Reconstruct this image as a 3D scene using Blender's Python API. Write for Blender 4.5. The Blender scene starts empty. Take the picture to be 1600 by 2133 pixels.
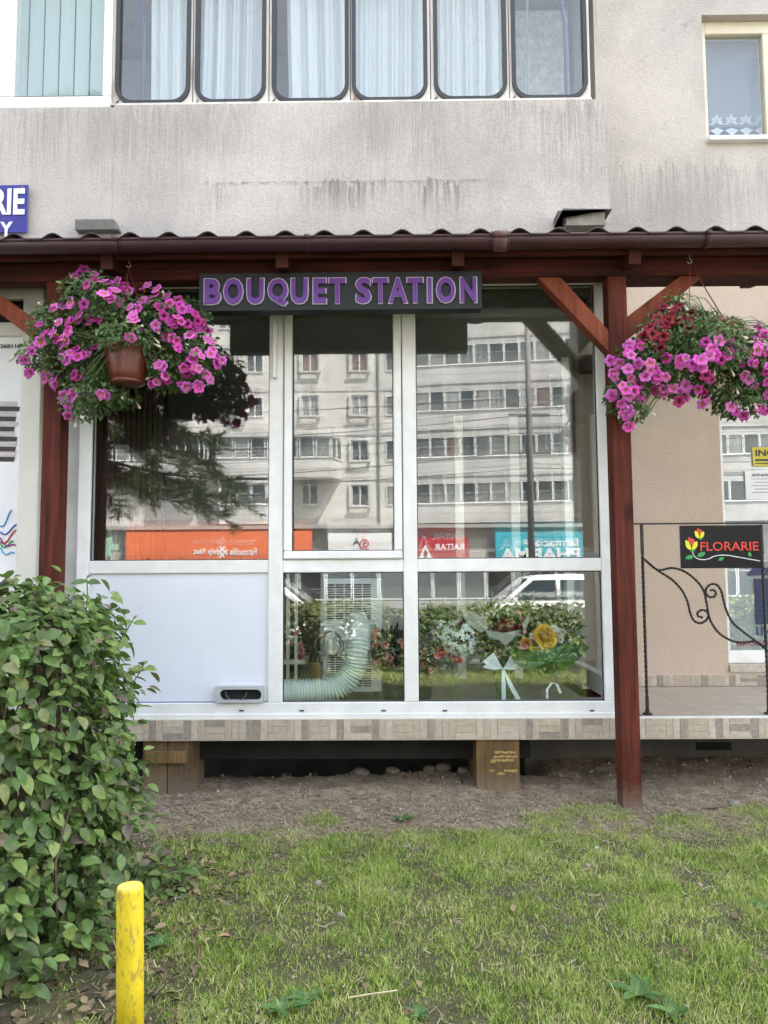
import bpy, bmesh, math, random
import numpy as np
from mathutils import Vector, Matrix, Euler, noise
R = math.radians
PI = math.pi
sc = bpy.context.scene
col = sc.collection
rnd = random.Random(7)
# ------------------------------------------------------------ camera
CAM = Vector((0, -4.1, 1.15))
PITCH, YAW, ROLL, FPX = 4.4, 0.6, -0.35, 1600.0
cam = bpy.data.cameras.new('camera')
camo = bpy.data.objects.new('camera', cam); col.objects.link(camo)
CM = Matrix.Rotation(R(YAW), 3, 'Z') @ Matrix.Rotation(R(90 + PITCH), 3, 'X') @ Matrix.Rotation(R(ROLL), 3, 'Z')
camo.matrix_world = Matrix.Translation(CAM) @ CM.to_4x4()
cam.sensor_fit = 'HORIZONTAL'; cam.sensor_width = 36; cam.lens = 36 * FPX / 1600
cam.clip_start = 0.05; cam.clip_end = 2000
sc.camera = camo
sc.render.resolution_x = 768; sc.render.resolution_y = 1024
# ------------------------------------------------------------ sky and sun
SUN_EL, SUN_AZ = 60, 45
w = bpy.data.worlds.new('World'); sc.world = w; w.use_nodes = True
nt = w.node_tree; nt.nodes.clear()
sky = nt.nodes.new('ShaderNodeTexSky'); sky.sky_type = 'NISHITA'; sky.sun_disc = False
sky.sun_elevation = R(SUN_EL); sky.sun_rotation = R(SUN_AZ)
sky.air_density = 1.0; sky.dust_density = 2.5; sky.ozone_density = 1.0
bg = nt.nodes.new('ShaderNodeBackground'); bg.inputs[1].default_value = 0.15
wo = nt.nodes.new('ShaderNodeOutputWorld')
hz = nt.nodes.new('ShaderNodeHueSaturation'); hz.inputs['Saturation'].default_value = .46
nt.links.new(sky.outputs[0], hz.inputs['Color']); nt.links.new(hz.outputs[0], bg.inputs[0]); nt.links.new(bg.outputs[0], wo.inputs[0])
sun = bpy.data.lights.new('sun', 'SUN'); sun.energy = 5.0; sun.angle = R(0.53); sun.color = (1, .95, .87)
suno = bpy.data.objects.new('sun', sun); col.objects.link(suno)
SD = Vector((math.sin(R(SUN_AZ)) * math.cos(R(SUN_EL)), math.cos(R(SUN_AZ)) * math.cos(R(SUN_EL)), math.sin(R(SUN_EL))))
suno.rotation_euler = (-SD).to_track_quat('-Z', 'Y').to_euler(); suno.location = SD * 60
sc.view_settings.view_transform = 'Standard'; sc.view_settings.look = 'None'
sc.view_settings.gamma = 1; sc.view_settings.use_curve_mapping = False
sc.view_settings.exposure = 2.82

# ------------------------------------------------------------ helpers
def at(px, py, Y):
    """point of the plane y=Y seen at photo pixel (1600x2133)"""
    d = CM @ Vector(((px - 800) / FPX, -(py - 1066.5) / FPX, -1))
    return CAM + d * ((Y - CAM.y) / d.y)
def X(px, Y=0.0, py=1000): return at(px, py, Y).x
def Z(py, Y=0.0, px=800): return at(px, py, Y).z
def ppm(Y): return FPX / (Y - CAM.y)

def tag(o, label=None, cat=None, group=None, kind=None):
    if label: o['label'] = label
    if cat: o['category'] = cat
    if group: o['group'] = group
    if kind: o['kind'] = kind
    return o
def empty(name, loc=(0, 0, 0), rz=0, label=None, cat=None, group=None, kind=None):
    o = bpy.data.objects.new(name, None); col.objects.link(o)
    o.location = loc; o.rotation_euler = (0, 0, rz); o.empty_display_size = .1
    return tag(o, label, cat, group, kind)
def inst(name, me, parent=None, loc=(0, 0, 0), rot=None, scale=None):
    o = bpy.data.objects.new(name, me); col.objects.link(o)
    if parent: o.parent = parent
    o.location = loc
    if rot is not None: o.rotation_euler = rot
    if scale is not None: o.scale = scale if hasattr(scale, '__len__') else (scale,) * 3
    return o
def copy_tree(o, parent=None):
    c = o.copy(); col.objects.link(c); c.parent = parent
    for ch in [k for k in bpy.data.objects if k.parent == o]: copy_tree(ch, c)
    return c

class MB:
    def __init__(s): s.v = []; s.f = []; s.m = []; s.cur = 0
    def face(s, pts):
        n = len(s.v); s.v += [tuple(p) for p in pts]; s.f.append(tuple(range(n, n + len(pts)))); s.m.append(s.cur)
    def add(s, vs, fs):
        n = len(s.v); s.v += [tuple(p) for p in vs]
        for f in fs: s.f.append(tuple(n + i for i in f)); s.m.append(s.cur)
    def box(s, x0, x1, y0, y1, z0, z1, M=None):
        vs = [Vector((x, y, z)) for z in (z0, z1) for y in (y0, y1) for x in (x0, x1)]
        if M is not None: vs = [M @ q for q in vs]
        s.add(vs, [(0, 2, 3, 1), (4, 5, 7, 6), (0, 1, 5, 4), (2, 6, 7, 3), (0, 4, 6, 2), (1, 3, 7, 5)])
        return s
    def beam(s, a, b, wd, dp, up=Vector((0, 1, 0))):
        """square bar from a to b; dp measured along up"""
        a = Vector(a); b = Vector(b); d = (b - a).normalized(); u = (up - d * up.dot(d)).normalized(); r = d.cross(u)
        vs = []
        for p in (a, b):
            for (i, j) in ((-1, -1), (1, -1), (1, 1), (-1, 1)): vs.append(p + r * (i * wd / 2) + u * (j * dp / 2))
        s.add(vs, [(3, 2, 1, 0), (4, 5, 6, 7), (0, 1, 5, 4), (1, 2, 6, 5), (2, 3, 7, 6), (3, 0, 4, 7)]); return s
    def tube(s, pts, r, n=8, caps=True, closed=False):
        pts = [Vector(p) for p in pts]; N = len(pts); rs = r if hasattr(r, '__len__') else [r] * N
        prev = None; vs = []
        for i, p in enumerate(pts):
            if closed: t = pts[(i + 1) % N] - pts[i - 1]
            else: t = pts[min(i + 1, N - 1)] - pts[max(i - 1, 0)]
            t.normalize()
            if prev is None:
                q = Vector((0, 0, 1)) if abs(t.z) < .9 else Vector((1, 0, 0)); u = (q - t * q.dot(t)).normalized()
            else: u = (prev - t * prev.dot(t)).normalized()
            prev = u; b = t.cross(u)
            for k in range(n):
                a = 2 * PI * k / n; vs.append(p + (u * math.cos(a) + b * math.sin(a)) * rs[i])
        fs = []
        for i in range(N if closed else N - 1):
            j = (i + 1) % N
            for k in range(n): fs.append((i * n + k, i * n + (k + 1) % n, j * n + (k + 1) % n, j * n + k))
        if caps and not closed: fs.append(tuple(range(n))[::-1]); fs.append(tuple((N - 1) * n + k for k in range(n)))
        s.add(vs, fs); return s
    def lathe(s, prof, n=24, c=(0, 0, 0)):
        vs = [(c[0] + r * math.cos(2 * PI * k / n), c[1] + r * math.sin(2 * PI * k / n), c[2] + z) for r, z in prof for k in range(n)]
        fs = [(i * n + k, i * n + (k + 1) % n, (i + 1) * n + (k + 1) % n, (i + 1) * n + k) for i in range(len(prof) - 1) for k in range(n)]
        fs.append(tuple(range(n))[::-1]); fs.append(tuple((len(prof) - 1) * n + k for k in range(n)))
        s.add(vs, fs); return s
    def prism(s, poly, y0, y1, M=None):
        """poly in (x,z), extruded along y"""
        n = len(poly); vs = [Vector((x, y0, z)) for x, z in poly] + [Vector((x, y1, z)) for x, z in poly]
        if M is not None: vs = [M @ q for q in vs]
        s.add(vs, [tuple(range(n)), tuple(range(n, 2 * n))[::-1]] + [(i, i + n, (i + 1) % n + n, (i + 1) % n) for i in range(n)]); return s
    def mesh(s, name, mats, smooth=False, bevel=0, fixn=True):
        me = bpy.data.meshes.new(name); me.from_pydata(s.v, [], s.f)
        for m in (mats if isinstance(mats, (list, tuple)) else [mats]): me.materials.append(m)
        me.polygons.foreach_set('material_index', s.m)
        if fixn or bevel:
            bm = bmesh.new(); bm.from_mesh(me)
            if fixn: bmesh.ops.recalc_face_normals(bm, faces=bm.faces)
            if bevel: bmesh.ops.bevel(bm, geom=[e for e in bm.edges if len(e.link_faces) == 2 and e.calc_face_angle(0) > .6], offset=bevel, segments=1, affect='EDGES', clamp_overlap=True)
            bm.to_mesh(me); bm.free()
        if smooth: me.polygons.foreach_set('use_smooth', [True] * len(me.polygons))
        me.update(); return me
    def build(s, name, mats, parent=None, smooth=False, bevel=0, **k):
        return inst(name, s.mesh(name, mats, smooth, bevel, k.pop('fixn', True)), parent, **k)

def npmesh(name, V, F, mats, smooth=False, mi=None):
    me = bpy.data.meshes.new(name); n = F.shape[1]
    me.vertices.add(len(V)); me.vertices.foreach_set('co', np.ascontiguousarray(V, dtype=np.float32).ravel())
    me.loops.add(F.size); me.loops.foreach_set('vertex_index', np.ascontiguousarray(F, dtype=np.int32).ravel())
    me.polygons.add(len(F)); me.polygons.foreach_set('loop_start', np.arange(0, F.size, n, dtype=np.int32))
    for m in (mats if isinstance(mats, (list, tuple)) else [mats]): me.materials.append(m)
    if mi is not None: me.polygons.foreach_set('material_index', mi.astype(np.int32))
    if smooth: me.polygons.foreach_set('use_smooth', np.ones(len(F), dtype=bool))
    me.update(calc_edges=True); me.validate(); return me

# ------------------------------------------------------------ materials
def newmat(name):
    m = bpy.data.materials.new(name); m.use_nodes = True; n = m.node_tree
    p = n.nodes['Principled BSDF']; return m, n, p
def N(n, t, **k):
    o = n.nodes.new(t)
    for a, b in k.items():
        if a in ('ins',):
            for i, v in b.items(): o.inputs[i].default_value = v
        else: setattr(o, a, b)
    return o
def L(n, a, b): n.links.new(a, b)
def c4(c): return (*c, 1)
def ramp(n, fac, stops):
    r = N(n, 'ShaderNodeValToRGB'); e = r.color_ramp.elements
    e[0].position = stops[0][0]; e[0].color = c4(stops[0][1]); e[1].position = stops[-1][0]; e[1].color = c4(stops[-1][1])
    for p, c in stops[1:-1]: q = e.new(p); q.color = c4(c)
    if fac is not None: L(n, fac, r.inputs[0])
    return r
def coords(n, scale=(1, 1, 1), rand=False, world=False):
    if world: src = N(n, 'ShaderNodeNewGeometry').outputs['Position']
    else: src = N(n, 'ShaderNodeTexCoord').outputs['Object']
    if rand:
        oi = N(n, 'ShaderNodeObjectInfo'); ad = N(n, 'ShaderNodeVectorMath', operation='MULTIPLY_ADD')
        ad.inputs[1].default_value = (17, 31, 23); L(n, oi.outputs['Random'], ad.inputs[0]); L(n, src, ad.inputs[2]); src = ad.outputs[0]
    m = N(n, 'ShaderNodeMapping'); m.inputs['Scale'].default_value = scale; L(n, src, m.inputs[0]); return m.outputs[0]
def noi(n, vec, scale, detail=4, rough=.55): 
    t = N(n, 'ShaderNodeTexNoise'); t.inputs['Scale'].default_value = scale; t.inputs['Detail'].default_value = detail; t.inputs['Roughness'].default_value = rough
    L(n, vec, t.inputs[0]); return t.outputs[0]
def bump(n, p, h, strength, dist):
    b = N(n, 'ShaderNodeBump'); b.inputs['Strength'].default_value = strength; b.inputs['Distance'].default_value = dist
    L(n, h, b.inputs['Height']); L(n, b.outputs[0], p.inputs['Normal']); return b
def mixc(n, f, a, b, mode='MIX'):
    m = N(n, 'ShaderNodeMix', data_type='RGBA', blend_type=mode)
    for s, v in ((m.inputs[0], f), (m.inputs[6], a), (m.inputs[7], b)):
        if isinstance(v, (int, float)): s.default_value = v
        elif isinstance(v, tuple): s.default_value = c4(v)
        else: L(n, v, s)
    return m.outputs[2]
def mth(n, op, a, b=0.0):
    m = N(n, 'ShaderNodeMath', operation=op)
    for s, v in ((m.inputs[0], a), (m.inputs[1], b)):
        if isinstance(v, (int, float)): s.default_value = v
        else: L(n, v, s)
    return m.outputs[0]
def pm(name, ca, cb=None, scale=6, rough=.6, metal=0, bs=0, bd=.002, bscale=80, stretch=(1, 1, 1), rand=False, spec=.5, cc=None, lo=.35, hi=.65, world=False):
    m, n, p = newmat(name); p.inputs['Roughness'].default_value = rough; p.inputs['Metallic'].default_value = metal
    p.inputs['Specular IOR Level'].default_value = spec
    v = coords(n, stretch, rand, world)
    cb = cb or tuple(c * .85 for c in ca)
    st = [(lo, ca), (hi, cb)] if cc is None else [(lo, ca), ((lo + hi) / 2, cb), (hi, cc)]
    r = ramp(n, noi(n, v, scale), st); L(n, r.outputs[0], p.inputs['Base Color'])
    if bs: bump(n, p, noi(n, v, bscale, 5), bs, bd)
    return m

def m_plaster():
    m, n, p = newmat('stained_plaster'); v = coords(n, world=True)
    base = ramp(n, noi(n, v, 1.3, 6), [(.3, (.36, .33, .295)), (.5, (.445, .408, .365)), (.72, (.52, .48, .43))])
    fine = ramp(n, noi(n, v, 90, 3), [(.3, (.86, .86, .86)), (.7, (1.06, 1.06, 1.06))])
    c = mixc(n, 1.0, base.outputs[0], fine.outputs[0], 'MULTIPLY')
    blot = ramp(n, noi(n, coords(n, (1, 1, .7), world=True), 2.2, 7, .65), [(.5, (0, 0, 0)), (.75, (1, 1, 1))])
    c = mixc(n, mth(n, 'MULTIPLY', blot.outputs[0], .55), c, (.27, .26, .25))
    sx = N(n, 'ShaderNodeSeparateXYZ'); L(n, N(n, 'ShaderNodeNewGeometry').outputs['Position'], sx.inputs[0])
    # rain streaks below the window ledge and below a former bracket line
    wrp = noi(n, coords(n, (1, 1, 1), world=True), 9, 3)
    wob = noi(n, coords(n, (1, 1, .6), world=True), 5, 4)
    def streak(sc_, th, z_s=.02, wa=.02):
        xx_ = mth(n, 'ADD', sx.outputs[0], mth(n, 'MULTIPLY', mth(n, 'SUBTRACT', wrp, .5), wa)); cb = N(n, 'ShaderNodeCombineXYZ'); L(n, xx_, cb.inputs[0]); L(n, mth(n, 'MULTIPLY', sx.outputs[2], z_s), cb.inputs[2])
        return ramp(n, noi(n, cb.outputs[0], sc_, 4, .75), [(th, (0, 0, 0)), (th + .14, (1, 1, 1))]).outputs[0]
    def band(z0, ln, jit, seedscale):
        z = mth(n, 'ADD', sx.outputs[2], mth(n, 'MULTIPLY', mth(n, 'SUBTRACT', noi(n, coords(n, (1, 1, .02), world=True), seedscale, 3), .5), jit))
        d = mth(n, 'DIVIDE', mth(n, 'SUBTRACT', z0, z), ln); f = N(n, 'ShaderNodeMapRange', interpolation_type='SMOOTHSTEP'); L(n, d, f.inputs[0])
        for q, v_ in enumerate((1, 0, 0, 1)): f.inputs[q + 1].default_value = v_
        return mth(n, 'MULTIPLY', f.outputs[0], mth(n, 'GREATER_THAN', d, 0.0))
    pa = ramp(n, noi(n, coords(n, (1, 1, .12), world=True), 1.9, 4), [(.36, (.05, .05, .05)), (.62, (1, 1, 1))]).outputs[0]
    pb = ramp(n, noi(n, coords(n, (1, 1, .3), world=True), 3.1, 4), [(.40, (.0, .0, .0)), (.60, (1, 1, 1))]).outputs[0]
    k1 = mth(n, 'MULTIPLY', mth(n, 'MULTIPLY', streak(60, .45), band(Z(212, .25), .75, .5, 17)), pa)
    c = mixc(n, mth(n, 'MULTIPLY', k1, .72), c, (.24, .215, .195))
    k1 = mth(n, 'MULTIPLY', mth(n, 'MULTIPLY', streak(140, .44, .03), band(Z(212, .25), .9, .6, 40)), pb)
    c = mixc(n, mth(n, 'MULTIPLY', k1, .62), c, (.22, .20, .18))
    z2 = Z(378, .25)
    gx = N(n, 'ShaderNodeMapRange', interpolation_type='SMOOTHSTEP'); L(n, mth(n, 'ABSOLUTE', mth(n, 'ADD', sx.outputs[0], .22)), gx.inputs[0])
    for q, v_ in enumerate((.72, 1.0, 1, 0)): gx.inputs[q + 1].default_value = v_
    k2 = mth(n, 'MULTIPLY', mth(n, 'MULTIPLY', streak(42, .42, .03, .03), band(z2, .27, .20, 30)), mth(n, 'MULTIPLY', gx.outputs[0], pb))
    c = mixc(n, mth(n, 'MULTIPLY', k2, .85), c, (.15, .135, .12))
    sm = mth(n, 'MULTIPLY', mth(n, 'MULTIPLY', band(z2 + .008, .035, .012, 30), ramp(n, noi(n, coords(n, (1, 1, 2), world=True), 16, 6, .75), [(.44, (0, 0, 0)), (.62, (1, 1, 1))]).outputs[0]), gx.outputs[0])
    c = mixc(n, mth(n, 'MULTIPLY', sm, .9), c, (.13, .12, .11))
    lowd = N(n, 'ShaderNodeMapRange'); L(n, sx.outputs[2], lowd.inputs[0]); 
    for q, v_ in enumerate((Z(440, .25), Z(485, .25), 0, 1)): lowd.inputs[q + 1].default_value = v_
    c = mixc(n, mth(n, 'MULTIPLY', mth(n, 'MULTIPLY', lowd.outputs[0], wob), .5), c, (.25, .245, .235))
    crk = N(n, 'ShaderNodeTexVoronoi', feature='DISTANCE_TO_EDGE'); cv = N(n, 'ShaderNodeVectorMath', operation='ADD'); L(n, coords(n, (1, 1, .5), world=True), cv.inputs[0])
    nz = N(n, 'ShaderNodeTexNoise'); nz.inputs['Scale'].default_value = 4; L(n, v, nz.inputs[0]); L(n, nz.outputs['Color'], cv.inputs[1]); L(n, cv.outputs[0], crk.inputs[0]); crk.inputs['Scale'].default_value = .9
    ck = ramp(n, crk.outputs[0], [(0, (1, 1, 1)), (.0022, (0, 0, 0))]).outputs[0]
    c = mixc(n, mth(n, 'MULTIPLY', mth(n, 'MULTIPLY', ck, pb), .5), c, (.2, .18, .16))
    pk = N(n, 'ShaderNodeTexVoronoi'); L(n, v, pk.inputs[0]); pk.inputs['Scale'].default_value = 7; sp_ = ramp(n, pk.outputs['Distance'], [(.02, (1, 1, 1)), (.045, (0, 0, 0))]).outputs[0]
    c = mixc(n, mth(n, 'MULTIPLY', sp_, .6), c, (.15, .13, .12))
    L(n, c, p.inputs['Base Color']); p.inputs['Roughness'].default_value = .93
    h = mth(n, 'ADD', noi(n, v, 120, 3), mth(n, 'MULTIPLY', noi(n, v, 45, 3), .8)); bump(n, p, h, .8, .005)
    return m
def m_glass(name='window_glass', k=1.75, tint=(.97, .985, .975), wav=.00012):
    m, n, p = newmat(name); n.nodes.remove(p); out = n.nodes['Material Output']
    # Schlick reflectance of a thin pane, the same from both sides
    ge = N(n, 'ShaderNodeNewGeometry'); dp = N(n, 'ShaderNodeVectorMath', operation='DOT_PRODUCT'); L(n, ge.outputs['Incoming'], dp.inputs[0]); L(n, ge.outputs['Normal'], dp.inputs[1])
    fr5 = mth(n, 'ADD', mth(n, 'MULTIPLY', mth(n, 'POWER', mth(n, 'SUBTRACT', 1.0, mth(n, 'ABSOLUTE', dp.outputs['Value'])), 5.0), .96), .04)
    t = N(n, 'ShaderNodeBsdfTransparent'); t.inputs[0].default_value = c4(tint)
    g = N(n, 'ShaderNodeBsdfGlossy'); g.inputs['Roughness'].default_value = 0; g.inputs['Color'].default_value = (1, 1, 1, 1)
    b = N(n, 'ShaderNodeBump'); b.inputs['Strength'].default_value = 1; b.inputs['Distance'].default_value = wav
    L(n, noi(n, coords(n, world=True), 2.2, 2), b.inputs['Height']); L(n, b.outputs[0], g.inputs['Normal'])
    mx = N(n, 'ShaderNodeMixShader'); L(n, mth(n, 'MINIMUM', mth(n, 'MULTIPLY', fr5, k), 1.0), mx.inputs[0])
    L(n, t.outputs[0], mx.inputs[1]); L(n, g.outputs[0], mx.inputs[2]); L(n, mx.outputs[0], out.inputs[0]); return m
def m_wood(name, a, b, rough=.45, axis=2, knots=True):
    m, n, p = newmat(name); st = [14, 14, 14]; st[axis] = .7
    v = coords(n, tuple(st), rand=True)
    g = ramp(n, noi(n, v, 3.2, 6, .65), [(.3, a), (.7, b)]); c = g.outputs[0]
    big = ramp(n, noi(n, coords(n, rand=True), 2.5, 4), [(.35, (.6, .6, .6)), (.7, (1.25, 1.25, 1.25))])
    c = mixc(n, 1.0, c, big.outputs[0], 'MULTIPLY')
    if knots:
        ks = [3.2, 3.2, 3.2]; ks[axis] = 1.6
        vo = N(n, 'ShaderNodeTexVoronoi'); L(n, coords(n, tuple(ks), rand=True), vo.inputs[0]); vo.inputs['Scale'].default_value = 1.4
        kn = ramp(n, vo.outputs['Distance'], [(.06, (1, 1, 1)), (.17, (0, 0, 0))])
        c = mixc(n, mth(n, 'MULTIPLY', kn.outputs[0], .75), c, tuple(q * .25 for q in a))
    p.inputs['Specular IOR Level'].default_value = .2
    wp = N(n, 'ShaderNodeSeparateXYZ'); L(n, N(n, 'ShaderNodeNewGeometry').outputs['Position'], wp.inputs[0])
    mud = N(n, 'ShaderNodeMapRange'); L(n, mth(n, 'ADD', wp.outputs[2], mth(n, 'MULTIPLY', noi(n, coords(n, world=True), 35, 5, .7), .16)), mud.inputs[0])
    for q, v_ in enumerate((.05, .21, 1, 0)): mud.inputs[q + 1].default_value = v_
    c = mixc(n, mth(n, 'MULTIPLY', mud.outputs[0], .8), c, (.19, .155, .115))
    L(n, c, p.inputs['Base Color']); p.inputs['Roughness'].default_value = rough
    bump(n, p, noi(n, v, 5, 5), .35, .003); return m
def m_leaf(name, stops, island=True, rough=.5, transl=.25, vein=True, patch=None):
    m, n, p = newmat(name)
    src = N(n, 'ShaderNodeNewGeometry').outputs['Random Per Island'] if island else N(n, 'ShaderNodeObjectInfo').outputs['Random']
    c = ramp(n, src, stops).outputs[0]
    if patch:
        bl = ramp(n, noi(n, coords(n, world=True), 26, 3), [(.56, (0, 0, 0)), (.68, (1, 1, 1))])
        c = mixc(n, mth(n, 'MULTIPLY', bl.outputs[0], .6), c, patch)
    c = mixc(n, 1.0, c, ramp(n, noi(n, coords(n, world=True), 60, 2), [(.3, (.75, .75, .75)), (.7, (1.2, 1.2, 1.2))]).outputs[0], 'MULTIPLY')
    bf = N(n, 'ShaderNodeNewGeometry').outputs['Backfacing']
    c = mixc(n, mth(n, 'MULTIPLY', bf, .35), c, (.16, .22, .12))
    L(n, c, p.inputs['Base Color']); p.inputs['Roughness'].default_value = rough
    tr = N(n, 'ShaderNodeBsdfTranslucent'); L(n, mixc(n, 1.0, c, (1.1, 1.25, .5), 'MULTIPLY'), tr.inputs[0])
    mx = N(n, 'ShaderNodeMixShader'); mx.inputs[0].default_value = transl
    L(n, p.outputs[0], mx.inputs[1]); L(n, tr.outputs[0], mx.inputs[2]); L(n, mx.outputs[0], n.nodes['Material Output'].inputs[0]); return m
def m_attr(name, rough=.6, transl=.3):
    m, n, p = newmat(name); a = N(n, 'ShaderNodeAttribute', attribute_name='tint'); oi = N(n, 'ShaderNodeObjectInfo')
    hs = N(n, 'ShaderNodeHueSaturation'); L(n, a.outputs[0], hs.inputs['Color'])
    L(n, mth(n, 'ADD', mth(n, 'MULTIPLY', oi.outputs['Random'], .035), .482), hs.inputs['Hue'])
    L(n, mth(n, 'ADD', mth(n, 'MULTIPLY', oi.outputs['Random'], .45), .78), hs.inputs['Value'])
    L(n, hs.outputs[0], p.inputs['Base Color']); p.inputs['Roughness'].default_value = rough
    tr = N(n, 'ShaderNodeBsdfTranslucent'); L(n, hs.outputs[0], tr.inputs[0]); mx = N(n, 'ShaderNodeMixShader'); mx.inputs[0].default_value = transl
    L(n, p.outputs[0], mx.inputs[1]); L(n, tr.outputs[0], mx.inputs[2]); L(n, mx.outputs[0], n.nodes['Material Output'].inputs[0]); return m
def m_cloth(name, c, transl=.35):
    m, n, p = newmat(name); p.inputs['Base Color'].default_value = c4(c); p.inputs['Roughness'].default_value = .85
    bump(n, p, noi(n, coords(n, (1, 1, .25)), 14, 4), .5, .01)
    tr = N(n, 'ShaderNodeBsdfTranslucent'); tr.inputs[0].default_value = c4(c); mx = N(n, 'ShaderNodeMixShader'); mx.inputs[0].default_value = transl
    L(n, p.outputs[0], mx.inputs[1]); L(n, tr.outputs[0], mx.inputs[2]); L(n, mx.outputs[0], n.nodes['Material Output'].inputs[0]); return m
def m_film(name, c, alpha=.55):
    m, n, p = newmat(name); p.inputs['Base Color'].default_value = c4(c); p.inputs['Roughness'].default_value = .2
    t = N(n, 'ShaderNodeBsdfTransparent'); mx = N(n, 'ShaderNodeMixShader'); mx.inputs[0].default_value = alpha
    L(n, t.outputs[0], mx.inputs[1]); L(n, p.outputs[0], mx.inputs[2]); L(n, mx.outputs[0], n.nodes['Material Output'].inputs[0]); return m
def flat(name, c, rough=.5, metal=0, spec=.5):
    return pm(name, c, tuple(q * .9 for q in c), 5, rough, metal, spec=spec)

M = {}
M['plaster'] = m_plaster()
M['glass'] = m_glass(k=1.75); M['glass_in'] = m_glass('inner_window_glass', .55)
M['glass_up'] = m_glass('upper_window_glass', 1.35)
M['pvc'] = pm('white_plastic_frame', (.74, .745, .72), (.66, .665, .635), 3, .33, bs=.05, bscale=30, cc=(.76, .76, .74))
def grime(m, amt=.45, col_=(.30, .28, .24)):
    n = m.node_tree; p = n.nodes['Principled BSDF']; src = p.inputs['Base Color'].links[0].from_socket
    a = ramp(n, noi(n, coords(n, (1, 1, .6), world=True), 7, 7, .72), [(.50, (0, 0, 0)), (.78, (1, 1, 1))]).outputs[0]
    b = ramp(n, noi(n, coords(n, (.5, 1, 3), world=True), 60, 5, .75), [(.62, (0, 0, 0)), (.72, (1, 1, 1))]).outputs[0]
    k = mth(n, 'ADD', mth(n, 'MULTIPLY', a, .55), mth(n, 'MULTIPLY', b, .8)); L(n, mixc(n, mth(n, 'MINIMUM', mth(n, 'MULTIPLY', k, amt), .8), src, col_), p.inputs['Base Color']); return m
grime(M['pvc'], .30)
M['pvc_old'] = pm('yellowed_plastic_frame', (.66, .65, .57), (.58, .57, .5), 3, .4)
M['panel'] = pm('white_laminate_panel', (.66, .69, .735), (.61, .645, .69), 1.2, .28)
grime(M['panel'], .13)
M['gasket'] = flat('black_rubber_gasket', (.02, .02, .022), .5)
M['steel_cream'] = pm('rusty_cream_steel', (.52, .48, .42), (.62, .59, .54), 7, .6, cc=(.22, .12, .07), lo=.3, hi=.78, stretch=(1, 1, .3), bs=.2)
M['grey_plaster'] = pm('grey_rendered_pilaster', (.48, .47, .44), (.36, .35, .33), 4, .9, bs=.6, bscale=90, bd=.003)
M['beige'] = pm('beige_rough_render', (.47, .375, .29), (.53, .42, .33), 2, .95, bs=1.0, bscale=75, bd=.0045)
M['redwood'] = m_wood('red_stained_wood', (.032, .008, .005), (.145, .031, .016), .72)
M['redwood_x'] = m_wood('red_stained_wood_beam', (.026, .006, .004), (.085, .018, .010), .7, axis=0)
M['redwood_light'] = m_wood('lighter_red_brace_wood', (.11, .024, .010), (.22, .055, .022), .6)
M['gutter'] = pm('dark_brown_gutter_plastic', (.030, .010, .012), (.042, .014, .017), 5, .42, spec=.35)
M['roof'] = pm('dark_brown_metal_roof', (.030, .016, .016), (.045, .024, .024), 5, .5)
M['tape'] = pm('old_brown_tape', (.12, .05, .045), (.07, .03, .03), 40, .6, bs=.6, bscale=60)
M['sign_black'] = flat('dark_grey_sign_box', (.012, .015, .015), .6, spec=.3)
M['purple'] = pm('purple_letter_face', (.085, .022, .16), (.11, .036, .20), 2, .5, spec=.25)
M['lilac'] = flat('pale_lilac_letter_edge', (.44, .38, .46), .5)
M['blue_sign'] = pm('blue_enamel_sign', (.018, .030, .20), (.045, .030, .22), 3, .3)
M['white'] = flat('white_print', (.75, .75, .75), .5)
M['black'] = flat('black_print', (.02, .02, .02), .5)
M['iron'] = pm('black_wrought_iron', (.018, .017, .016), (.035, .03, .027), 20, .5, .3)
M['gloss_black'] = flat('glossy_black_sign', (.004, .004, .005), .18, spec=.25)
M['red'] = flat('red_sign_print', (.60, .04, .02), .4)
M['yellow_p'] = flat('yellow_sign_print', (.70, .65, .02), .4)
M['green_p'] = flat('green_sign_print', (.02, .30, .08), .4)
def m_bollard():
    m, n, p = newmat('chipped_yellow_paint'); v = coords(n)
    c = ramp(n, noi(n, v, 9, 4), [(.35, (.60, .43, .012)), (.7, (.70, .53, .022))]).outputs[0]
    d = ramp(n, noi(n, coords(n, (1, 1, .45)), 48, 7, .75), [(.53, (0, 0, 0)), (.58, (1, 1, 1))])
    c = mixc(n, mth(n, 'MULTIPLY', d.outputs[0], .6), c, (.22, .16, .05)); L(n, c, p.inputs['Base Color']); p.inputs['Roughness'].default_value = .46
    bump(n, p, noi(n, coords(n, (1, 1, .5)), 60, 6, .7), .9, .004); return m
M['bollard'] = m_bollard()
M['bollard_top'] = pm('weathered_yellow_cap', (.70, .53, .06), (.48, .38, .12), 40, .6, bs=.5)
M['pot'] = pm('terracotta_plastic_pot', (.085, .018, .009), (.12, .028, .014), 6, .35)
M['grout'] = flat('pale_tile_grout', (.56, .50, .41), .8)
M['tile_a'] = pm('beige_stone_mosaic', (.44, .37, .285), (.34, .285, .215), 45, .55, rand=True)
M['tile_b'] = pm('grey_stone_mosaic', (.30, .26, .21), (.21, .18, .145), 45, .55, rand=True)
M['tile_c'] = pm('light_stone_mosaic', (.50, .43, .335), (.38, .32, .25), 45, .55, rand=True)
M['floor_tile'] = pm('taupe_floor_tile', (.40, .34, .275), (.32, .27, .22), 8, .4, rand=True, stretch=(1, 3, 1))
M['concrete'] = pm('rough_concrete', (.24, .23, .21), (.16, .15, .14), 6, .9, bs=.6, bscale=40, bd=.005)
M['plank'] = m_wood('old_brown_planks', (.085, .055, .028), (.19, .125, .065), .85)
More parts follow.
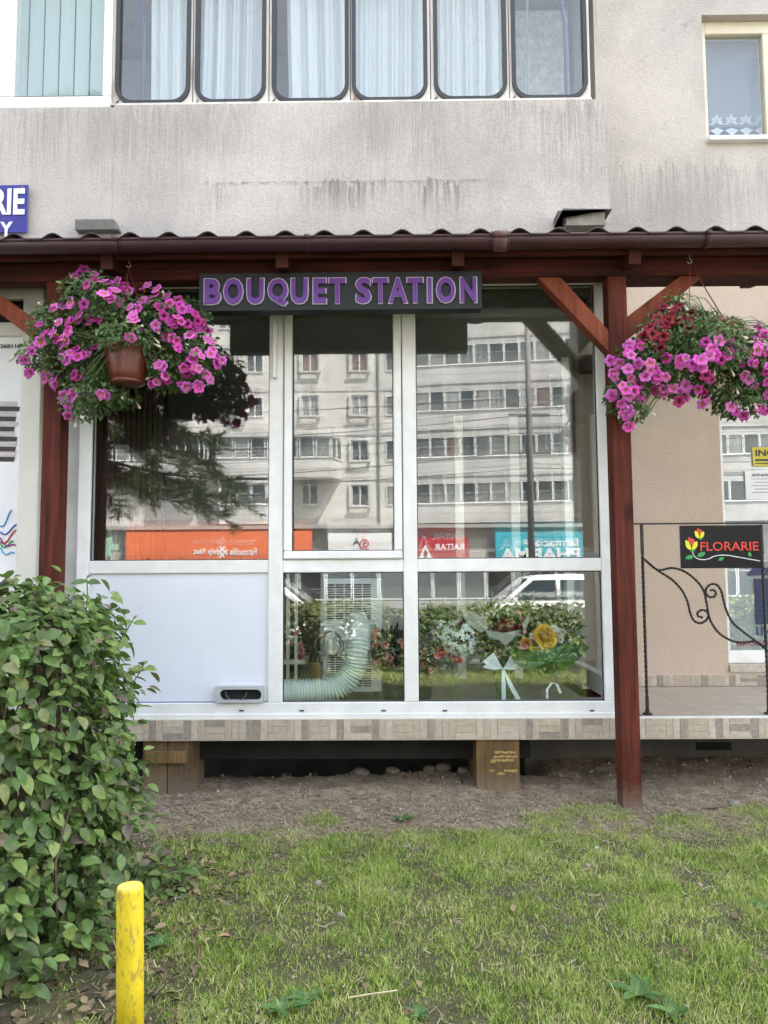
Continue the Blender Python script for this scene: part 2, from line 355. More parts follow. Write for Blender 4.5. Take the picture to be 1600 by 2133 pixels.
M['plank_pale'] = m_wood('pale_ply_block', (.12, .072, .03), (.25, .155, .068), .8)
M['yellow_daub'] = pm('faded_yellow_daub', (.38, .29, .08), (.26, .18, .06), 60, .8)
M['curtain'] = m_cloth('white_curtain_cloth', (.60, .65, .68), .12)
M['blind'] = m_cloth('pale_green_blind', (.42, .53, .51), .2)
M['lace'] = m_cloth('white_lace', (.55, .60, .68), .3)
M['net'] = m_film('sheer_net_curtain', (.6, .68, .80), .20)
M['room'] = flat('room_grey_wall', (.24, .24, .23), .9)
M['room_floor'] = flat('shop_floor_tiles', (.26, .22, .19), .5)
M['slat_brown'] = pm('dark_brown_slats', (.060, .032, .025), (.085, .045, .035), 4, .6)
M['metal'] = pm('galvanised_metal', (.42, .43, .44), (.34, .35, .36), 8, .4, .8)
M['metal_dark'] = flat('dark_metal_cap', (.07, .065, .06), .5, .4)
M['ac'] = pm('pale_grey_plastic', (.82, .83, .83), (.76, .78, .78), 4, .4)
M['hose'] = pm('grey_corrugated_plastic', (.70, .78, .75), (.60, .68, .66), 5, .4)
M['dark'] = flat('dark_void', (.012, .012, .012), .9)
M['asphalt'] = pm('grey_asphalt', (.06, .06, .062), (.045, .045, .046), 3, .9, bs=.4, bscale=60, world=True)
M['paving'] = pm('concrete_paving', (.20, .195, .185), (.16, .155, .15), 4, .85, world=True)
M['stone'] = pm('pale_pebble', (.21, .185, .15), (.14, .125, .10), 12, .85, rand=True, bs=.4)
# ------------------------------------------------------------ ground
def gh(x, y):
    z = 0.0
    if y < -5.6: z -= .6 * min(1, (-5.6 - y) / 3.2) ** 1.0 * (1 if y < -8.8 else (3 - 2 * min(1, (-5.6 - y) / 3.2)) * min(1, (-5.6 - y) / 3.2))
    if -8 < x < 8 and -5.5 < y < 3:
        z += .036 * noise.noise(Vector((x * 1.1, y * 1.1, 3))) + .012 * noise.noise(Vector((x * 6, y * 6, 7))) 
        if y > -.7: z += .011 * noise.noise(Vector((x * 19, y * 19, 1))) + .004 * noise.noise(Vector((x * 55, y * 55, 1)))
    if y > .36 and x < .9: z -= .55 * min(1, (y - .36) / .35) * min(1, (.9 - x) / .15)
    return z
def axis(lo, hi, f0, f1, step):
    a = list(np.arange(f0, f1, step)); s = step; v = f1; hiL = []
    while v < hi: hiL.append(v); s *= 1.35; v += s
    hiL.append(hi); s = step; v = f0 - step; loL = []
    while v > lo: loL.append(v); s *= 1.35; v -= s
    loL.append(lo); return loL[::-1] + a + hiL
xs = axis(-400, 400, -2.6, 2.6, .035); ys = axis(-400, 400, -2.4, 1.3, .035)
V = np.array([(x, y, gh(x, y)) for y in ys for x in xs]); nx, ny = len(xs), len(ys)
ii, jj = np.meshgrid(np.arange(nx - 1), np.arange(ny - 1)); a = (jj * nx + ii).ravel()
F = np.stack([a, a + 1, a + 1 + nx, a + nx], 1)
def m_ground():
    m, n, p = newmat('soil_and_turf'); v = coords(n, world=True)
    soil = ramp(n, noi(n, v, 7, 8, .7), [(.3, (.14, .10, .064)), (.5, (.30, .23, .155)), (.7, (.50, .41, .295))]).outputs[0]
    turf = ramp(n, noi(n, v, 9, 8, .7), [(.3, (.035, .036, .015)), (.55, (.075, .07, .03)), (.75, (.17, .14, .08))]).outputs[0]
    sx = N(n, 'ShaderNodeSeparateXYZ'); L(n, N(n, 'ShaderNodeNewGeometry').outputs['Position'], sx.inputs[0])
    e = mth(n, 'ADD', sx.outputs[1], mth(n, 'MULTIPLY', noi(n, v, 1.6, 5), .6))
    mr = N(n, 'ShaderNodeMapRange'); L(n, e, mr.inputs[0]); mr.inputs[1].default_value = -.42; mr.inputs[2].default_value = -.22
    c = mixc(n, mr.outputs[0], turf, soil)
    pe = ramp(n, noi(n, v, 130, 3), [(.35, (.7, .7, .7)), (.7, (1.35, 1.35, 1.3))])
    c = mixc(n, 1.0, c, pe.outputs[0], 'MULTIPLY'); L(n, c, p.inputs['Base Color']); p.inputs['Roughness'].default_value = .95
    bump(n, p, noi(n, v, 60, 6, .7), 1, .012); return m
tag(inst('ground', npmesh('ground', V, F, m_ground(), True)), kind='structure')
b = MB(); b.box(-90, 90, -12.2, -9.4, -.72, -.56); b.build('pavement', M['paving'])['kind'] = 'structure'
b = MB(); b.box(-90, 90, -30.5, -12.35, -.9, -.592); b.build('road', M['asphalt'])['kind'] = 'structure'
b = MB(); b.box(-90, 90, -12.35, -12.2, -.9, -.53); b.build('kerb', M['concrete'])['kind'] = 'structure'
b = MB(); b.box(-90, 90, -38.6, -30.5, -.9, -.50); b.build('far_pavement', M['paving'])['kind'] = 'structure'
b = MB()
for i in range(-9, 10): b.box(i * 5, i * 5 + 2.4, -21.6, -21.45, -.60, -.586)
b.build('road_marking', M['white'])['kind'] = 'structure'

# ------------------------------------------------------------ apartment building (this side)
BL = 0.25
bld = empty('apartment_building', (0, .6, 0), label='pinkish grey rendered apartment block with glazed balcony above the flower shop', cat='building')
def P(o): o.parent = bld; o.location = Vector(o.location) - Vector((0, .6, 0)); return o
def bpart(mb, name, mats, **k): return P(mb.build(name, mats, **k))
ztop = Z(212, BL); zslab = 2.80; xr = X(1268, BL, 340); WR = 1.03
xl_step = X(238, BL, 220)
# parapet with small vertical joint: left part a touch lower
b = MB(); b.box(-9, xl_step, BL - .004, BL + .16, zslab, Z(226, BL, 120)); b.box(xl_step, xr, BL, BL + .16, zslab, ztop)
bpart(b, 'wall', M['plaster'])
b = MB(); b.box(-9, xr, BL, WR, 2.62, zslab); bpart(b, 'balcony_slab', M['concrete'])
# rear wall, right of the balcony, with a window opening
wx0 = X(1466, WR, 150); wz0 = Z(288, WR, 1540); wz1 = Z(30, WR, 1540); wx1 = wx0 + 1.15
b = MB()
b.box(xr - 1.0, wx0, WR, WR + .3, 3.15, 10.5); b.box(wx0, wx1, WR, WR + .3, 3.15, wz0); b.box(wx0, wx1, WR, WR + .3, wz1, 10.5); b.box(wx1, 9, WR, WR + .3, 3.15, 10.5)
b.box(xr - .02, xr + .0, BL + .16, WR, zslab, 5.3)
bpart(b, 'rear_wall', M['plaster'])
# upper storeys over the balcony
b = MB(); b.box(-9, X(1222, BL, 100) + .05, BL, WR, 5.05, 5.25)
for z in (6.0 - .0, 8.75): b.box(-9, xr, BL, BL + .16, z - .75, z + .35)
b.box(-9, xr - 1.0, WR, WR + .3, 5.05, 10.5); b.box(-9, 9, WR + .3, 11, 10.3, 10.5)
b.box(-9, 5.0, WR + .2, 10.9, 10.5, 14.6); b.box(5.0, 9, WR + .2, 10.9, 10.5, 12.2); b.box(-9, 9, WR + .3, 11, 5.05, 5.2); b.box(-9, 9, 11, 11.3, .2, 10.5); b.box(-9.3, -9, WR, 11.3, .2, 10.5); b.box(9, 9.3, WR, 11.3, .2, 10.5); b.box(-9, 9, WR + .3, 11, 2.66, 2.78)  # includes unseen roof blocks added with stepped heights to place the shadow edge
bpart(b, 'upper_storey_and_shadow_roof', M['plaster'])
# room behind balcony glazing
b = MB(); b.box(-9, xr - .02, WR + .35, WR + .4, 2.8, 5.0); bpart(b, 'room_wall', M['room'])
b = MB(); zz = ztop
b.box(X(1080, BL, 100), xr - .05, WR - .1, WR - .04, 2.8, 5.0); bpart(b, 'balcony_back_wall', pm('white_textured_render', (.62, .66, .64), (.42, .46, .45), 22, .9, bs=1, bscale=30, bd=.02))
# ground floor walls
b = MB(); gx0 = 1.26; wxa = X(1507, WR, 1100)
b.box(gx0 - .02, wxa, WR, WR + .3, .37, 3.145); b.box(wxa + 1.9, 9, WR, WR + .3, .37, 3.145); b.box(wxa, wxa + 1.9, WR, WR + .3, 2.3, 3.145)
bpart(b, 'ground_floor_wall', M['beige'])
b = MB(); b.box(wxa, wxa + 1.9, WR, WR + .3, .37, Z(1395, WR, 1560)); bpart(b, 'window_sill_wall', M['grout'])
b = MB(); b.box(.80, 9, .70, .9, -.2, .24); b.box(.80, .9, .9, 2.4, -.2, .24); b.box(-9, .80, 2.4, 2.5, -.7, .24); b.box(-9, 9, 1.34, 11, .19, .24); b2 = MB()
for yj in (.16, .42): b2.box(-6, .74, yj, yj + .10, .135, .238)  # bars added below the slab, coloured near-black to stand in for deep shade
bpart(b2, 'under_slab_shade_bar', pm('painted_slab_shade', (.012, .011, .010), (.02, .018, .015), 8, .95))
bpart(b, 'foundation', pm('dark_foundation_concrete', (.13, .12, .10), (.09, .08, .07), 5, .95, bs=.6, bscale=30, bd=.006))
b = MB(); b.box(X(1430, .7), X(1500, .7), .690, .72, Z(1562, .7, 1460), Z(1546, .7, 1460)); bpart(b, 'vent_opening', M['dark'])
# shop room
xs0 = X(160, 0, 1200); xs1 = X(1288, 0, 1200)
b = MB(); b.box(-2.7, xs1 - .02, 3.3, 3.4, .37, 2.75); b.box(-2.7, -2.6, .13, 3.3, .37, 2.75); b.box(xs1 - .06, xs1, 1.33, 3.3, .37, 2.75); bpart(b, 'room_wall', M['room'])
b = MB(); b.box(-2.6, xs1, .1, 3.29, 2.56, 2.61); bpart(b, 'room_ceiling', M['room'])
b = MB(); b.box(-2.6, xs1 - .07, .1, 3.3, .372, .392); bpart(b, 'room_floor', M['room_floor'])

# balcony glazing units (old coach windows)
def rrect(x0, x1, z0, z1, r, n=7):
    pts = []
    for cx, cz, a0 in ((x1 - r, z1 - r, 0), (x0 + r, z1 - r, 90), (x0 + r, z0 + r, 180), (x1 - r, z0 + r, 270)):
        for k in range(n + 1): a = R(a0 + 90 * k / n); pts.append((cx + r * math.cos(a), cz + r * math.sin(a)))
    return pts
def ring(mb, outer, inner, y0, y1):
    n = len(outer)
    for A, B, yy in ((outer, inner, y0), (outer, inner, y1)):
        for i in range(n):
            j = (i + 1) % n; mb.add([(A[i][0], yy, A[i][1]), (A[j][0], yy, A[j][1]), (B[j][0], yy, B[j][1]), (B[i][0], yy, B[i][1])], [(0, 1, 2, 3)])
    for A in (outer, inner):
        for i in range(n):
            j = (i + 1) % n; mb.add([(A[i][0], y0, A[i][1]), (A[j][0], y0, A[j][1]), (A[j][0], y1, A[j][1]), (A[i][0], y1, A[i][1])], [(0, 1, 2, 3)])
units = [(243, 398), (408, 555), (567, 727), (733, 890), (903, 1055), (1065, 1222)]
gy = BL + .03; gz0 = ztop + .012; gz1 = 4.98
for i, (pa, pb) in enumerate(units):
    x0, x1 = X(pa, gy, 120), X(pb, gy, 120)
    xa = X(236, gy, 120) if i == 0 else (X(units[i - 1][1], gy, 120) + x0) / 2 + .003
    xb = X(1228, gy, 120) if i == 5 else (X(units[i + 1][0], gy, 120) + x1) / 2 - .003
    b = MB(); sq = []
    out = rrect(x0 + .004, x1 - .004, gz0 + .004, gz1 - .06, .105)
    # square outline matched to the rounded one
    for (px_, pz_) in out:
        cx, cz = (x0 + x1) / 2, (gz0 + gz1) / 2; dx, dz = px_ - cx, pz_ - cz
        hx, hz = ((xb - cx) if dx > 0 else (cx - xa)), (gz1 - gz0) / 2
        t = min(hx / max(1e-6, abs(dx)), hz / max(1e-6, abs(dz))); sq.append((cx + dx * t, cz + dz * t))
    for q, (cx_, cz_) in enumerate(((xb, gz1), (xa, gz1), (xa, gz0), (xb, gz0))): sq[q * 8 + 4] = (cx_, cz_)
    ring(b, sq, out, gy - .006, gy + .03)
    fr = bpart(b, 'window', M['steel_cream'])
    b = MB(); ring(b, rrect(x0, x1, gz0, gz1 - .056, .11), rrect(x0 + .024, x1 - .024, gz0 + .024, gz1 - .08, .088), gy - .022, gy + .014)
    g = b.build('gasket', M['gasket']); g.parent = fr
    b = MB(); b.prism(rrect(x0 + .02, x1 - .02, gz0 + .02, gz1 - .075, .09), gy, gy + .005); g = b.build('pane', M['glass_up']); g.parent = fr
# left plastic window
lx0, lx1 = X(-60, BL, 120), X(232, BL, 120); lz0 = Z(226, BL, 120) + .003
b = MB()
b.box(lx0 - 1.3, lx1, BL - .0, BL + .07, lz0, lz0 + .075); b.box(X(215, BL, 100), lx1, BL + .001, BL + .069, lz0 + .075, 5.0); b.box(X(2, BL, 100) - .05, X(30, BL, 100), BL + .001, BL + .069, lz0 + .075, 5.0)
fr = bpart(b, 'window', M['pvc'], bevel=.006)
b = MB(); b.box(X(30, BL, 100), X(215, BL, 100), BL + .02, BL + .026, lz0 + .07, 5.0); g = b.build('pane', M['glass_up']); g.parent = fr
b = MB(); b.box(X(22, BL, 100) + .02, X(215, BL, 100), BL + .012, BL + .02, lz0 + .075, lz0 + .083); g = b.build('gasket', M['gasket']); g.parent = fr
b = MB()
for z in (gz0 - .02,): b.box(X(235, gy, 120), X(1228, gy, 120), BL + .0, BL + .1, ztop + .0005, ztop + .012)
bpart(b, 'window_ledge', M['steel_cream'])
# right window (recessed old wooden frame)
b = MB(); yy = WR + .07
b.box(wx0 + .003, wx0 + .05, yy, yy + .08, wz0, wz1 - .0); b.box(wx0 + .05, wx1, yy, yy + .08, wz1 - .09, wz1); b.box(wx0 + .05, wx1, yy + .001, yy + .08, wz0, wz0 + .02)
xm = X(1592, yy, 150); b.box(xm, xm + .07, yy + .002, yy + .08, wz0 + .02, wz1 - .09)
fr = bpart(b, 'window', pm('cream_painted_wood', (.62, .58, .45), (.55, .5, .38), 6, .6), bevel=.004)
b = MB(); b.box(wx0 + .05, wx1, yy + .03, yy + .036, wz0 + .02, wz1 - .09); g = b.build('pane', M['glass_up']); g.parent = fr
b = MB(); b.box(wx0 - .0, wx1 + .05, WR - .05, WR + .07, wz0 - .035, wz0 - .002); g = b.build('sill', M['pvc'], bevel=.004); g.parent = fr
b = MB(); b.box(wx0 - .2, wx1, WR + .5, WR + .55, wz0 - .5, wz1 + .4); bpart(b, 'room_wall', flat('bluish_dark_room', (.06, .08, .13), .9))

def curtain(x0, x1, y, z0, z1, amp, wl, seed, mat, name, label, cat='curtain', group=None, lean=0):
    n = max(24, int((x1 - x0) / .006)); r = random.Random(seed); ph = [r.random() * 6.28 for _ in range(5)]
    vs = []; m = 9
    for j in range(m):
        t = j / (m - 1)
        for i in range(n + 1):
            u = i / n; xx = x0 + (x1 - x0) * u + lean * t * (1 - u)
            f = math.sin(2 * PI * (x0 + (x1 - x0) * u) / wl + ph[0]) + .6 * math.sin(2 * PI * (x0 + (x1 - x0) * u) / (wl * .47) + ph[1] + .5 * t) + .35 * math.sin(2 * PI * u * (x1 - x0) / (wl * 2.3) + ph[2])
            vs.append((xx + .004 * math.sin(8 * t + ph[3]), y + amp * f * (1 - .25 * t), z0 + (z1 - z0) * t))
    fs = [(j * (n + 1) + i, j * (n + 1) + i + 1, (j + 1) * (n + 1) + i + 1, (j + 1) * (n + 1) + i) for j in range(m - 1) for i in range(n)]
    me = npmesh(name, np.array(vs), np.array(fs), mat, True)
    return tag(inst(name, me), label, cat, group)
CG = 'white curtains behind the balcony glazing'
yc = BL + .22
for px0, px1, lb, ln in ((315, 402, 'narrow white pleated curtain gathered at right of the leftmost rounded balcony pane', 0), (404, 556, 'white pleated curtain filling the second rounded balcony pane from the left', 0), (603, 722, 'white curtain leaving a dark gap at left in the third rounded balcony pane', -.02), (735, 893, 'white curtain with narrow bright folds in the fourth rounded balcony pane from the left', 0), (903, 1050, 'white curtain with broad soft folds in the fifth rounded balcony pane from the left', 0), (1066, 1100, 'white curtain drawn aside at the left of the rightmost rounded balcony pane', .13)):
    curtain(X(px0, yc, 150), X(px1, yc, 150), yc, 2.9, 4.97, .026 + .02 * ((px0 * 7) % 5) / 5, .085 + .05 * ((px0 * 3) % 7) / 7, px0, M['curtain'], 'curtain', lb, group=CG, lean=ln)
# inner leaf frame seen behind two panes
for pxx in (300, 1178):
    b = MB(); q = X(pxx, BL + .14, 100); b.tube([(q, BL + .14, 3.0), (q, BL + .14, 4.5), (q - .03, BL + .14, 4.7)], .012, 8); bpart(b, 'window_stay', flat('dark_blue_rail', (.02, .03, .09), .4), smooth=True)
# vertical blind slats
bl = empty('vertical_blind', (X(120, yc, 100), yc, 3.7), label='pale green vertical slat blind behind the white plastic window at top left', cat='blind')
for i in range(8):
    b = MB(); b.box(-.041, .041, -.0012, .0012, -.8, 1.3)
    o = b.build('slat', M['blind'], bl); o.location = (X(12 + i * 32, yc, 100) - X(120, yc, 100), 0, 0); o.rotation_euler = (0, 0, R(13))
# lace curtain in right window
yl = WR + .20
lc = empty('lace_curtain', ((wx0 + wx1) / 2, yl, wz0 + .2), label='sheer net curtain with a lace floral border inside the cream framed window', cat='curtain')
b = MB(); n = 60
vs = [((wx1 - wx0) * (i / n - .5), .008 * math.sin(i * .8), z) for z in (.0, .9) for i in range(n + 1)]
b.add(vs, [(i, i + 1, n + 2 + i, n + 1 + i) for i in range(n)]); b.build('net', M['net'], lc, smooth=True, fixn=False)
b = MB()
for k in range(9):
    cx = -.52 + k * .105
    for q in range(9):
        a = R(90 + (q - 4) * 26); r_ = .055 if q % 2 == 0 else .04
        p0 = Vector((cx, -.012, .03)); p1 = p0 + Vector((math.cos(a) * r_, 0, math.sin(a) * r_ * 1.2)); pd = Vector((-math.sin(a), 0, math.cos(a))) * .008
        b.add([p0 - pd * .3, (p0 + p1) / 2 - pd, p1, (p0 + p1) / 2 + pd], [(0, 1, 2, 3)])
    b.add([(cx - .05, -.012, -.03), (cx, -.012, -.07), (cx + .05, -.012, -.03), (cx, -.012, -.01)], [(0, 1, 2, 3)])
b.build('lace_border', M['lace'], lc, fixn=False)
# wall fittings over the canopy
o = MB()
o.prism([(0, 0), (X(255, BL, 470) - X(165, BL, 470), 0), (X(255, BL, 470) - X(165, BL, 470) - .03, .065), (.0, .065)], -.06, 0)
tag(o.build('concrete_ledge', pm('weathered_ledge_concrete', (.17, .16, .145), (.12, .112, .10), 14, .95, bs=.8, bscale=60, bd=.004), loc=(X(165, BL, 470), BL - .002, Z(488, BL, 210)), bevel=.004), 'stub of grey concrete ledge on the wall just above the roof at left', 'ledge')
vb = empty('vent_box', (X(1207, BL, 465), BL, Z(478, BL, 1207)), label='small plastered vent box with a dark metal cap above the roof at right', cat='vent')
b = MB(); b.box(-.10, .12, -.1, -.002, -.02, .055); b.build('vent_body', pm('weathered_vent_render', (.22, .21, .17), (.16, .15, .125), 14, .95, bs=.8, bscale=60, bd=.004), vb)
b = MB(); b.prism([(-.15, .058), (.155, .058), (.155, .064), (-.12, .070), (-.15, .01)], -.12, -.003); b.build('vent_cap', M['metal_dark'], vb)
# cracked blue sign at upper left
def text_mesh(s, w_, h_, ext, mat, offset=0.0, name='lettering', facing=-1, keep=False, shear=0):
    cu = bpy.data.curves.new('t', 'FONT'); cu.body = s; cu.size = 1; cu.extrude = 0.02; cu.offset = offset; cu.shear = shear; cu.resolution_u = 3
    to = bpy.data.objects.new('t', cu); col.objects.link(to)
    dg = bpy.context.evaluated_depsgraph_get(); dg.update()
    me = bpy.data.meshes.new_from_object(to.evaluated_get(dg)); bpy.data.objects.remove(to)
    co = np.empty(len(me.vertices) * 3); me.vertices.foreach_get('co', co); co = co.reshape(-1, 3)
    mn, mx = co.min(0), co.max(0); s_ = (h_ / (mx[1] - mn[1])); sx_ = w_ / (mx[0] - mn[0]) if w_ else s_
    x = (co[:, 0] - (mn[0] + mx[0]) / 2) * sx_; z = (co[:, 1] - (mn[1] + mx[1]) / 2) * s_; y = -(co[:, 2] / .02) * ext
    if facing > 0: x = -x; y = -y
    me.vertices.foreach_set('co', np.stack([x, y, z], 1).ravel()); me.materials.clear(); me.materials.append(mat); me.name = name; me.update(); return me
def text(s, x, y, z, w_, h_, mat, parent=None, offset=0.0, ext=.001, name='lettering', facing=-1, shear=0):
    return inst(name, text_mesh(s, w_, h_, ext, mat, offset, name, facing, shear=shear), parent, (x, y, z))
o0 = Vector((X(20, BL, 440), BL - .03, Z(440, BL, 20)))
bs = empty('blue_shop_sign', o0, label='blue enamel sign with white capital letters cut off at the left edge of the photo', cat='sign')
k = 1 / ppm(BL)
b = MB(); b.box(-100 * k, 46 * k, -.008, 0, -54 * k, 52 * k); b.build('sign_plate', M['blue_sign'], bs, bevel=.002)
text('RIE', 5 * k, -.012, 14 * k, 70 * k, 58 * k, M['white'], bs, .03, .002)
text('Y', 2 * k, -.012, -48 * k, 26 * k, 34 * k, M['white'], bs, .03, .002)
for (sx, sz) in ((34, 46),): b = MB(); b.lathe([(.004, 0), (.003, .003)], 8); q = b.build('screw', M['metal'], bs); q.location = (sx * k, -.010, sz * k); q.rotation_euler = (R(90), 0, 0)

# ------------------------------------------------------------ raised floor slab with tiles
sz1 = Z(1497, -.03, 800); sz0 = Z(1542, -.03, 800)
slab = empty('raised_floor', (0, .4, sz1), label='raised shop floor slab faced with grey beige mosaic tiles', cat='terrace')
def S(o): o.parent = slab; o.location = Vector(o.location) - Vector((0, .4, sz1)); return o
b = MB(); b.box(-6, 6, -.018, .70, sz0 + .006, sz1 - .014); S(b.build('slab', M['concrete']))
tw = 128.6 / ppm(-.03); th = sz1 - sz0
def tile_mesh(var):
    r = random.Random(var); b = MB(); b.cur = 0; b.box(-tw / 2 + .0008, tw / 2 - .0008, -.010, 0, 0, th)
    g = .0025; cw = (tw - .006) / 3
    for c in range(3):
        x0 = -tw / 2 + .003 + c * cw
        if (c == 1) ^ (var % 3 == 2):
            for q in range(3): b.cur = r.choice((1, 2, 3, 1)); b.box(x0 + g / 2, x0 + cw - g / 2, -.0135, -.006, .004 + q * (th - .006) / 3 + g / 2, .004 + (q + 1) * (th - .006) / 3 - g / 2)
        else:
            for q in range(3): b.cur = r.choice((1, 2, 3, 1)); b.box(x0 + q * cw / 3 + g / 2, x0 + (q + 1) * cw / 3 - g / 2, -.0135, -.006, .005, th - .004)
    return b.mesh('tile', [M['grout'], M['tile_a'], M['tile_b'], M['tile_c']])
TM = [tile_mesh(i) for i in range(6)]
xt = X(513, -.03, 1520); i0 = -9
for i in range(i0, 12): S(inst('tile', TM[(i * 5 + 3) % 6], None, (xt + tw * (i + .5), -.019, sz0)))
# terrace top tiles (right of the shop) and white edge strip
ft = .333
b = MB(); b.box(-ft / 2 + .0015, ft / 2 - .0015, -ft / 2 + .0015, ft / 2 - .0015, -.008, 0); FT = b.mesh('floor_tile', M['floor_tile'])
for i in range(6):
    for j in range(3): S(inst('floor_tile', FT, None, (1.30 + ft * (i + .5), -.01 + ft * (j + .5) + .02, sz1 + .002 - .000), None, (1, 1, 1)))
b = MB(); b.box(1.27, 4, -.032, -.008, sz1 - .006, sz1 + .004); S(b.build('edge_trim', M['pvc']))
# skirting tiles on beige wall
sk0 = sz1 + .003
b = MB(); hsk = Z(1405, WR, 1450) - sk0
for i in range(4): 
    me = TM[i]; S(inst('skirting_tile', me, None, (1.40 + tw * (i + .5) - .0, WR - .002, sk0), None, (1, 1, hsk / th)))
# ------------------------------------------------------------ shop front
fy0, fy1 = -.012, .058
zb = Z(1496, 0, 760); zt = Z(583, 0, 760)
sf = empty('glazed_storefront', ((xs0 + xs1) / 2, 0, zb), label='white plastic framed glass front of the flower shop with a solid lower left panel', cat='storefront')
def SF(o): o.parent = sf; o.location = Vector(o.location) - sf.location; return o
def fx(px): return X(px, 0, 1100)
zmid0, zmid1 = Z(1192, 0, 760), Z(1165, 0, 760); zgb = Z(1462, 0, 760); zgt = Z(597, 0, 760)
b = MB(); b.box(xs0, xs1, fy0, fy1, zb, zgb); SF(b.build('bottom_rail', M['pvc'], bevel=.004))
b = MB(); b.box(xs0, xs1 + .0, fy0 - .010, fy0 - .001, zb - .002, zb + .028); SF(b.build('drip_strip', M['pvc'], bevel=.003))
b = MB(); b.box(xs0, xs1, fy0, fy1, zgt, zt); SF(b.build('top_rail', M['pvc_old'], bevel=.004))
b = MB(); b.box(xs0, fx(188), fy0 + .0, fy1, zgb, zgt); SF(b.build('jamb', M['pvc'], bevel=.004))
b = MB(); b.box(fx(1250), xs1, fy0, fy1, zgb, zgt); SF(b.build('jamb', M['pvc'], bevel=.004))
b = MB(); b.box(fx(560), fx(590), fy0, fy1, zgb, zgt); SF(b.build('mullion', M['pvc'], bevel=.004))
b = MB(); b.box(fx(840), fx(869), fy0, fy1, zgb, zgt); SF(b.build('mullion', M['pvc'], bevel=.004))
for a_, c_ in ((188, 560), (590, 840), (869, 1250)):
    b = MB(); b.box(fx(a_), fx(c_), fy0 + .002, fy1, zmid0, zmid1); SF(b.build('middle_rail', M['pvc'], bevel=.004))
# opening sash
sash = MB(); sa, sb = fx(592), fx(838); za_, zb_ = zmid1 + .002, zgt - .002; t_ = .043
sash.box(sa, sb, fy0 - .018, fy1 - .03, za_, za_ + t_); sash.box(sa, sb, fy0 - .018, fy1 - .03, zb_ - t_, zb_)
sash.box(sa, sa + t_, fy0 - .018, fy1 - .03, za_ + t_, zb_ - t_); sash.box(sb - t_, sb, fy0 - .018, fy1 - .03, za_ + t_, zb_ - t_)
so = SF(sash.build('sash', M['pvc'], bevel=.006))
def pane(x0, x1, z0, z1, y=.02, par=None):
    b = MB(); b.box(x0, x1, y, y + .006, z0, z1); o = b.build('pane', M['glass'])
    SF(o)
    b = MB(); ring(b, [(x1, z1), (x0, z1), (x0, z0), (x1, z0)], [(x1 - .005, z1 - .005), (x0 + .005, z1 - .005), (x0 + .005, z0 + .005), (x1 - .005, z0 + .005)], y - .012, y - .001)
    b3 = MB(); b3.box(x0 - (x0 + x1) / 2 + .004, (x1 - x0) / 2 - .004, 0, .004, -(z1 - z0) / 2 + .004, (z1 - z0) / 2 - .004); gi = b3.build('inner_pane', M['glass_in']); gi.parent = o; gi.location = Vector(((x0 + x1) / 2, y + .022, (z0 + z1) / 2)); gi.rotation_euler = (R(.42), 0, R(.05))
    g = b.build('gasket', M['gasket']); g.parent = o; g.location = -Vector(o.location) - sf.location + Vector(o.location) * 0 + (sf.location + Vector(o.location)) * 1
    g.location = (0, 0, 0)
    return o
pane(fx(188), fx(560), zmid1, zgt); pane(sa + t_, sb - t_, za_ + t_, zb_ - t_, .012); pane(fx(869), fx(1250), zmid1, zgt)
pane(fx(590), fx(840), zgb, zmid0); pane(fx(869), fx(1250), zgb, zmid0)
b = MB(); b.box(fx(188), fx(560), .006, .03, zgb, zmid0); SF(b.build('solid_panel', M['panel']))
b = MB(); b.box(fx(188), fx(560), .0, .006, zgb, zgb + .005); SF(b.build('bead', flat('blue_grey_joint', (.12, .16, .3), .5)))
# vent outlet box in the panel
vx0, vx1, vz0, vz1 = fx(455), fx(552), Z(1463, 0, 500) + .004, Z(1428, 0, 500)
b = MB(); pts_o = rrect(vx0, vx1, vz0, vz1, .004, 7); pts_i = rrect(vx0 + .022, vx1 - .008, vz0 + .012, vz1 - .016, .028, 7)
ring(b, pts_o, pts_i, -.034, .0055); vo = SF(b.build('vent_outlet', pm('grey_duct_plastic', (.42, .44, .44), (.34, .36, .36), 6, .45), smooth=False))
b = MB(); b.prism(pts_i, -.002, .005); g = b.build('vent_opening', M['dark']); g.parent = vo
b = MB(); cxv, czv = (vx0 + vx1) / 2 - .02, (vz0 + vz1) / 2 + .006
b.tube([(cxv + .055 * math.cos(R(a)), -.012, czv + .042 * math.sin(R(a))) for a in range(170, 372, 14)], .004, 6); g = b.build('duct_ring', flat('dark_duct_ring', (.08, .085, .085), .5), smooth=True); g.parent = vo
# small hardware
b = MB(); b.box(fx(568), fx(577), fy0 - .03, fy0 - .001, Z(790, 0, 572), zgt); SF(b.build('contact_strip', M['pvc'], bevel=.003))
for px in (507, 630, 797, 922, 1222):
    b = MB(); b.box(fx(px) - .012, fx(px) + .012, fy0 - .003, fy0 + .001, Z(1481, 0, px), Z(1478, 0, px)); SF(b.build('drain_slot', M['black']))
# glazed side return with door, between the shop and terrace
b = MB(); xx = xs1 - .065
for y0, y1, z0, z1 in ((.06, .13, zgb, zgt), (.93, 1.02, zgb, zgt), (.13, .93, zgb, zgb + .11), (.13, .93, zgt - .1, zgt), (.13, .93, zmid0, zmid1 + .03)): b.box(xx, xx + .06, y0, y1, z0, z1)
SF(b.build('side_frame', M['pvc'], bevel=.004))
b = MB(); b.box(xx + .025, xx + .031, .13, .93, zgb + .11, zgt - .1); SF(b.build('side_pane', M['glass']))
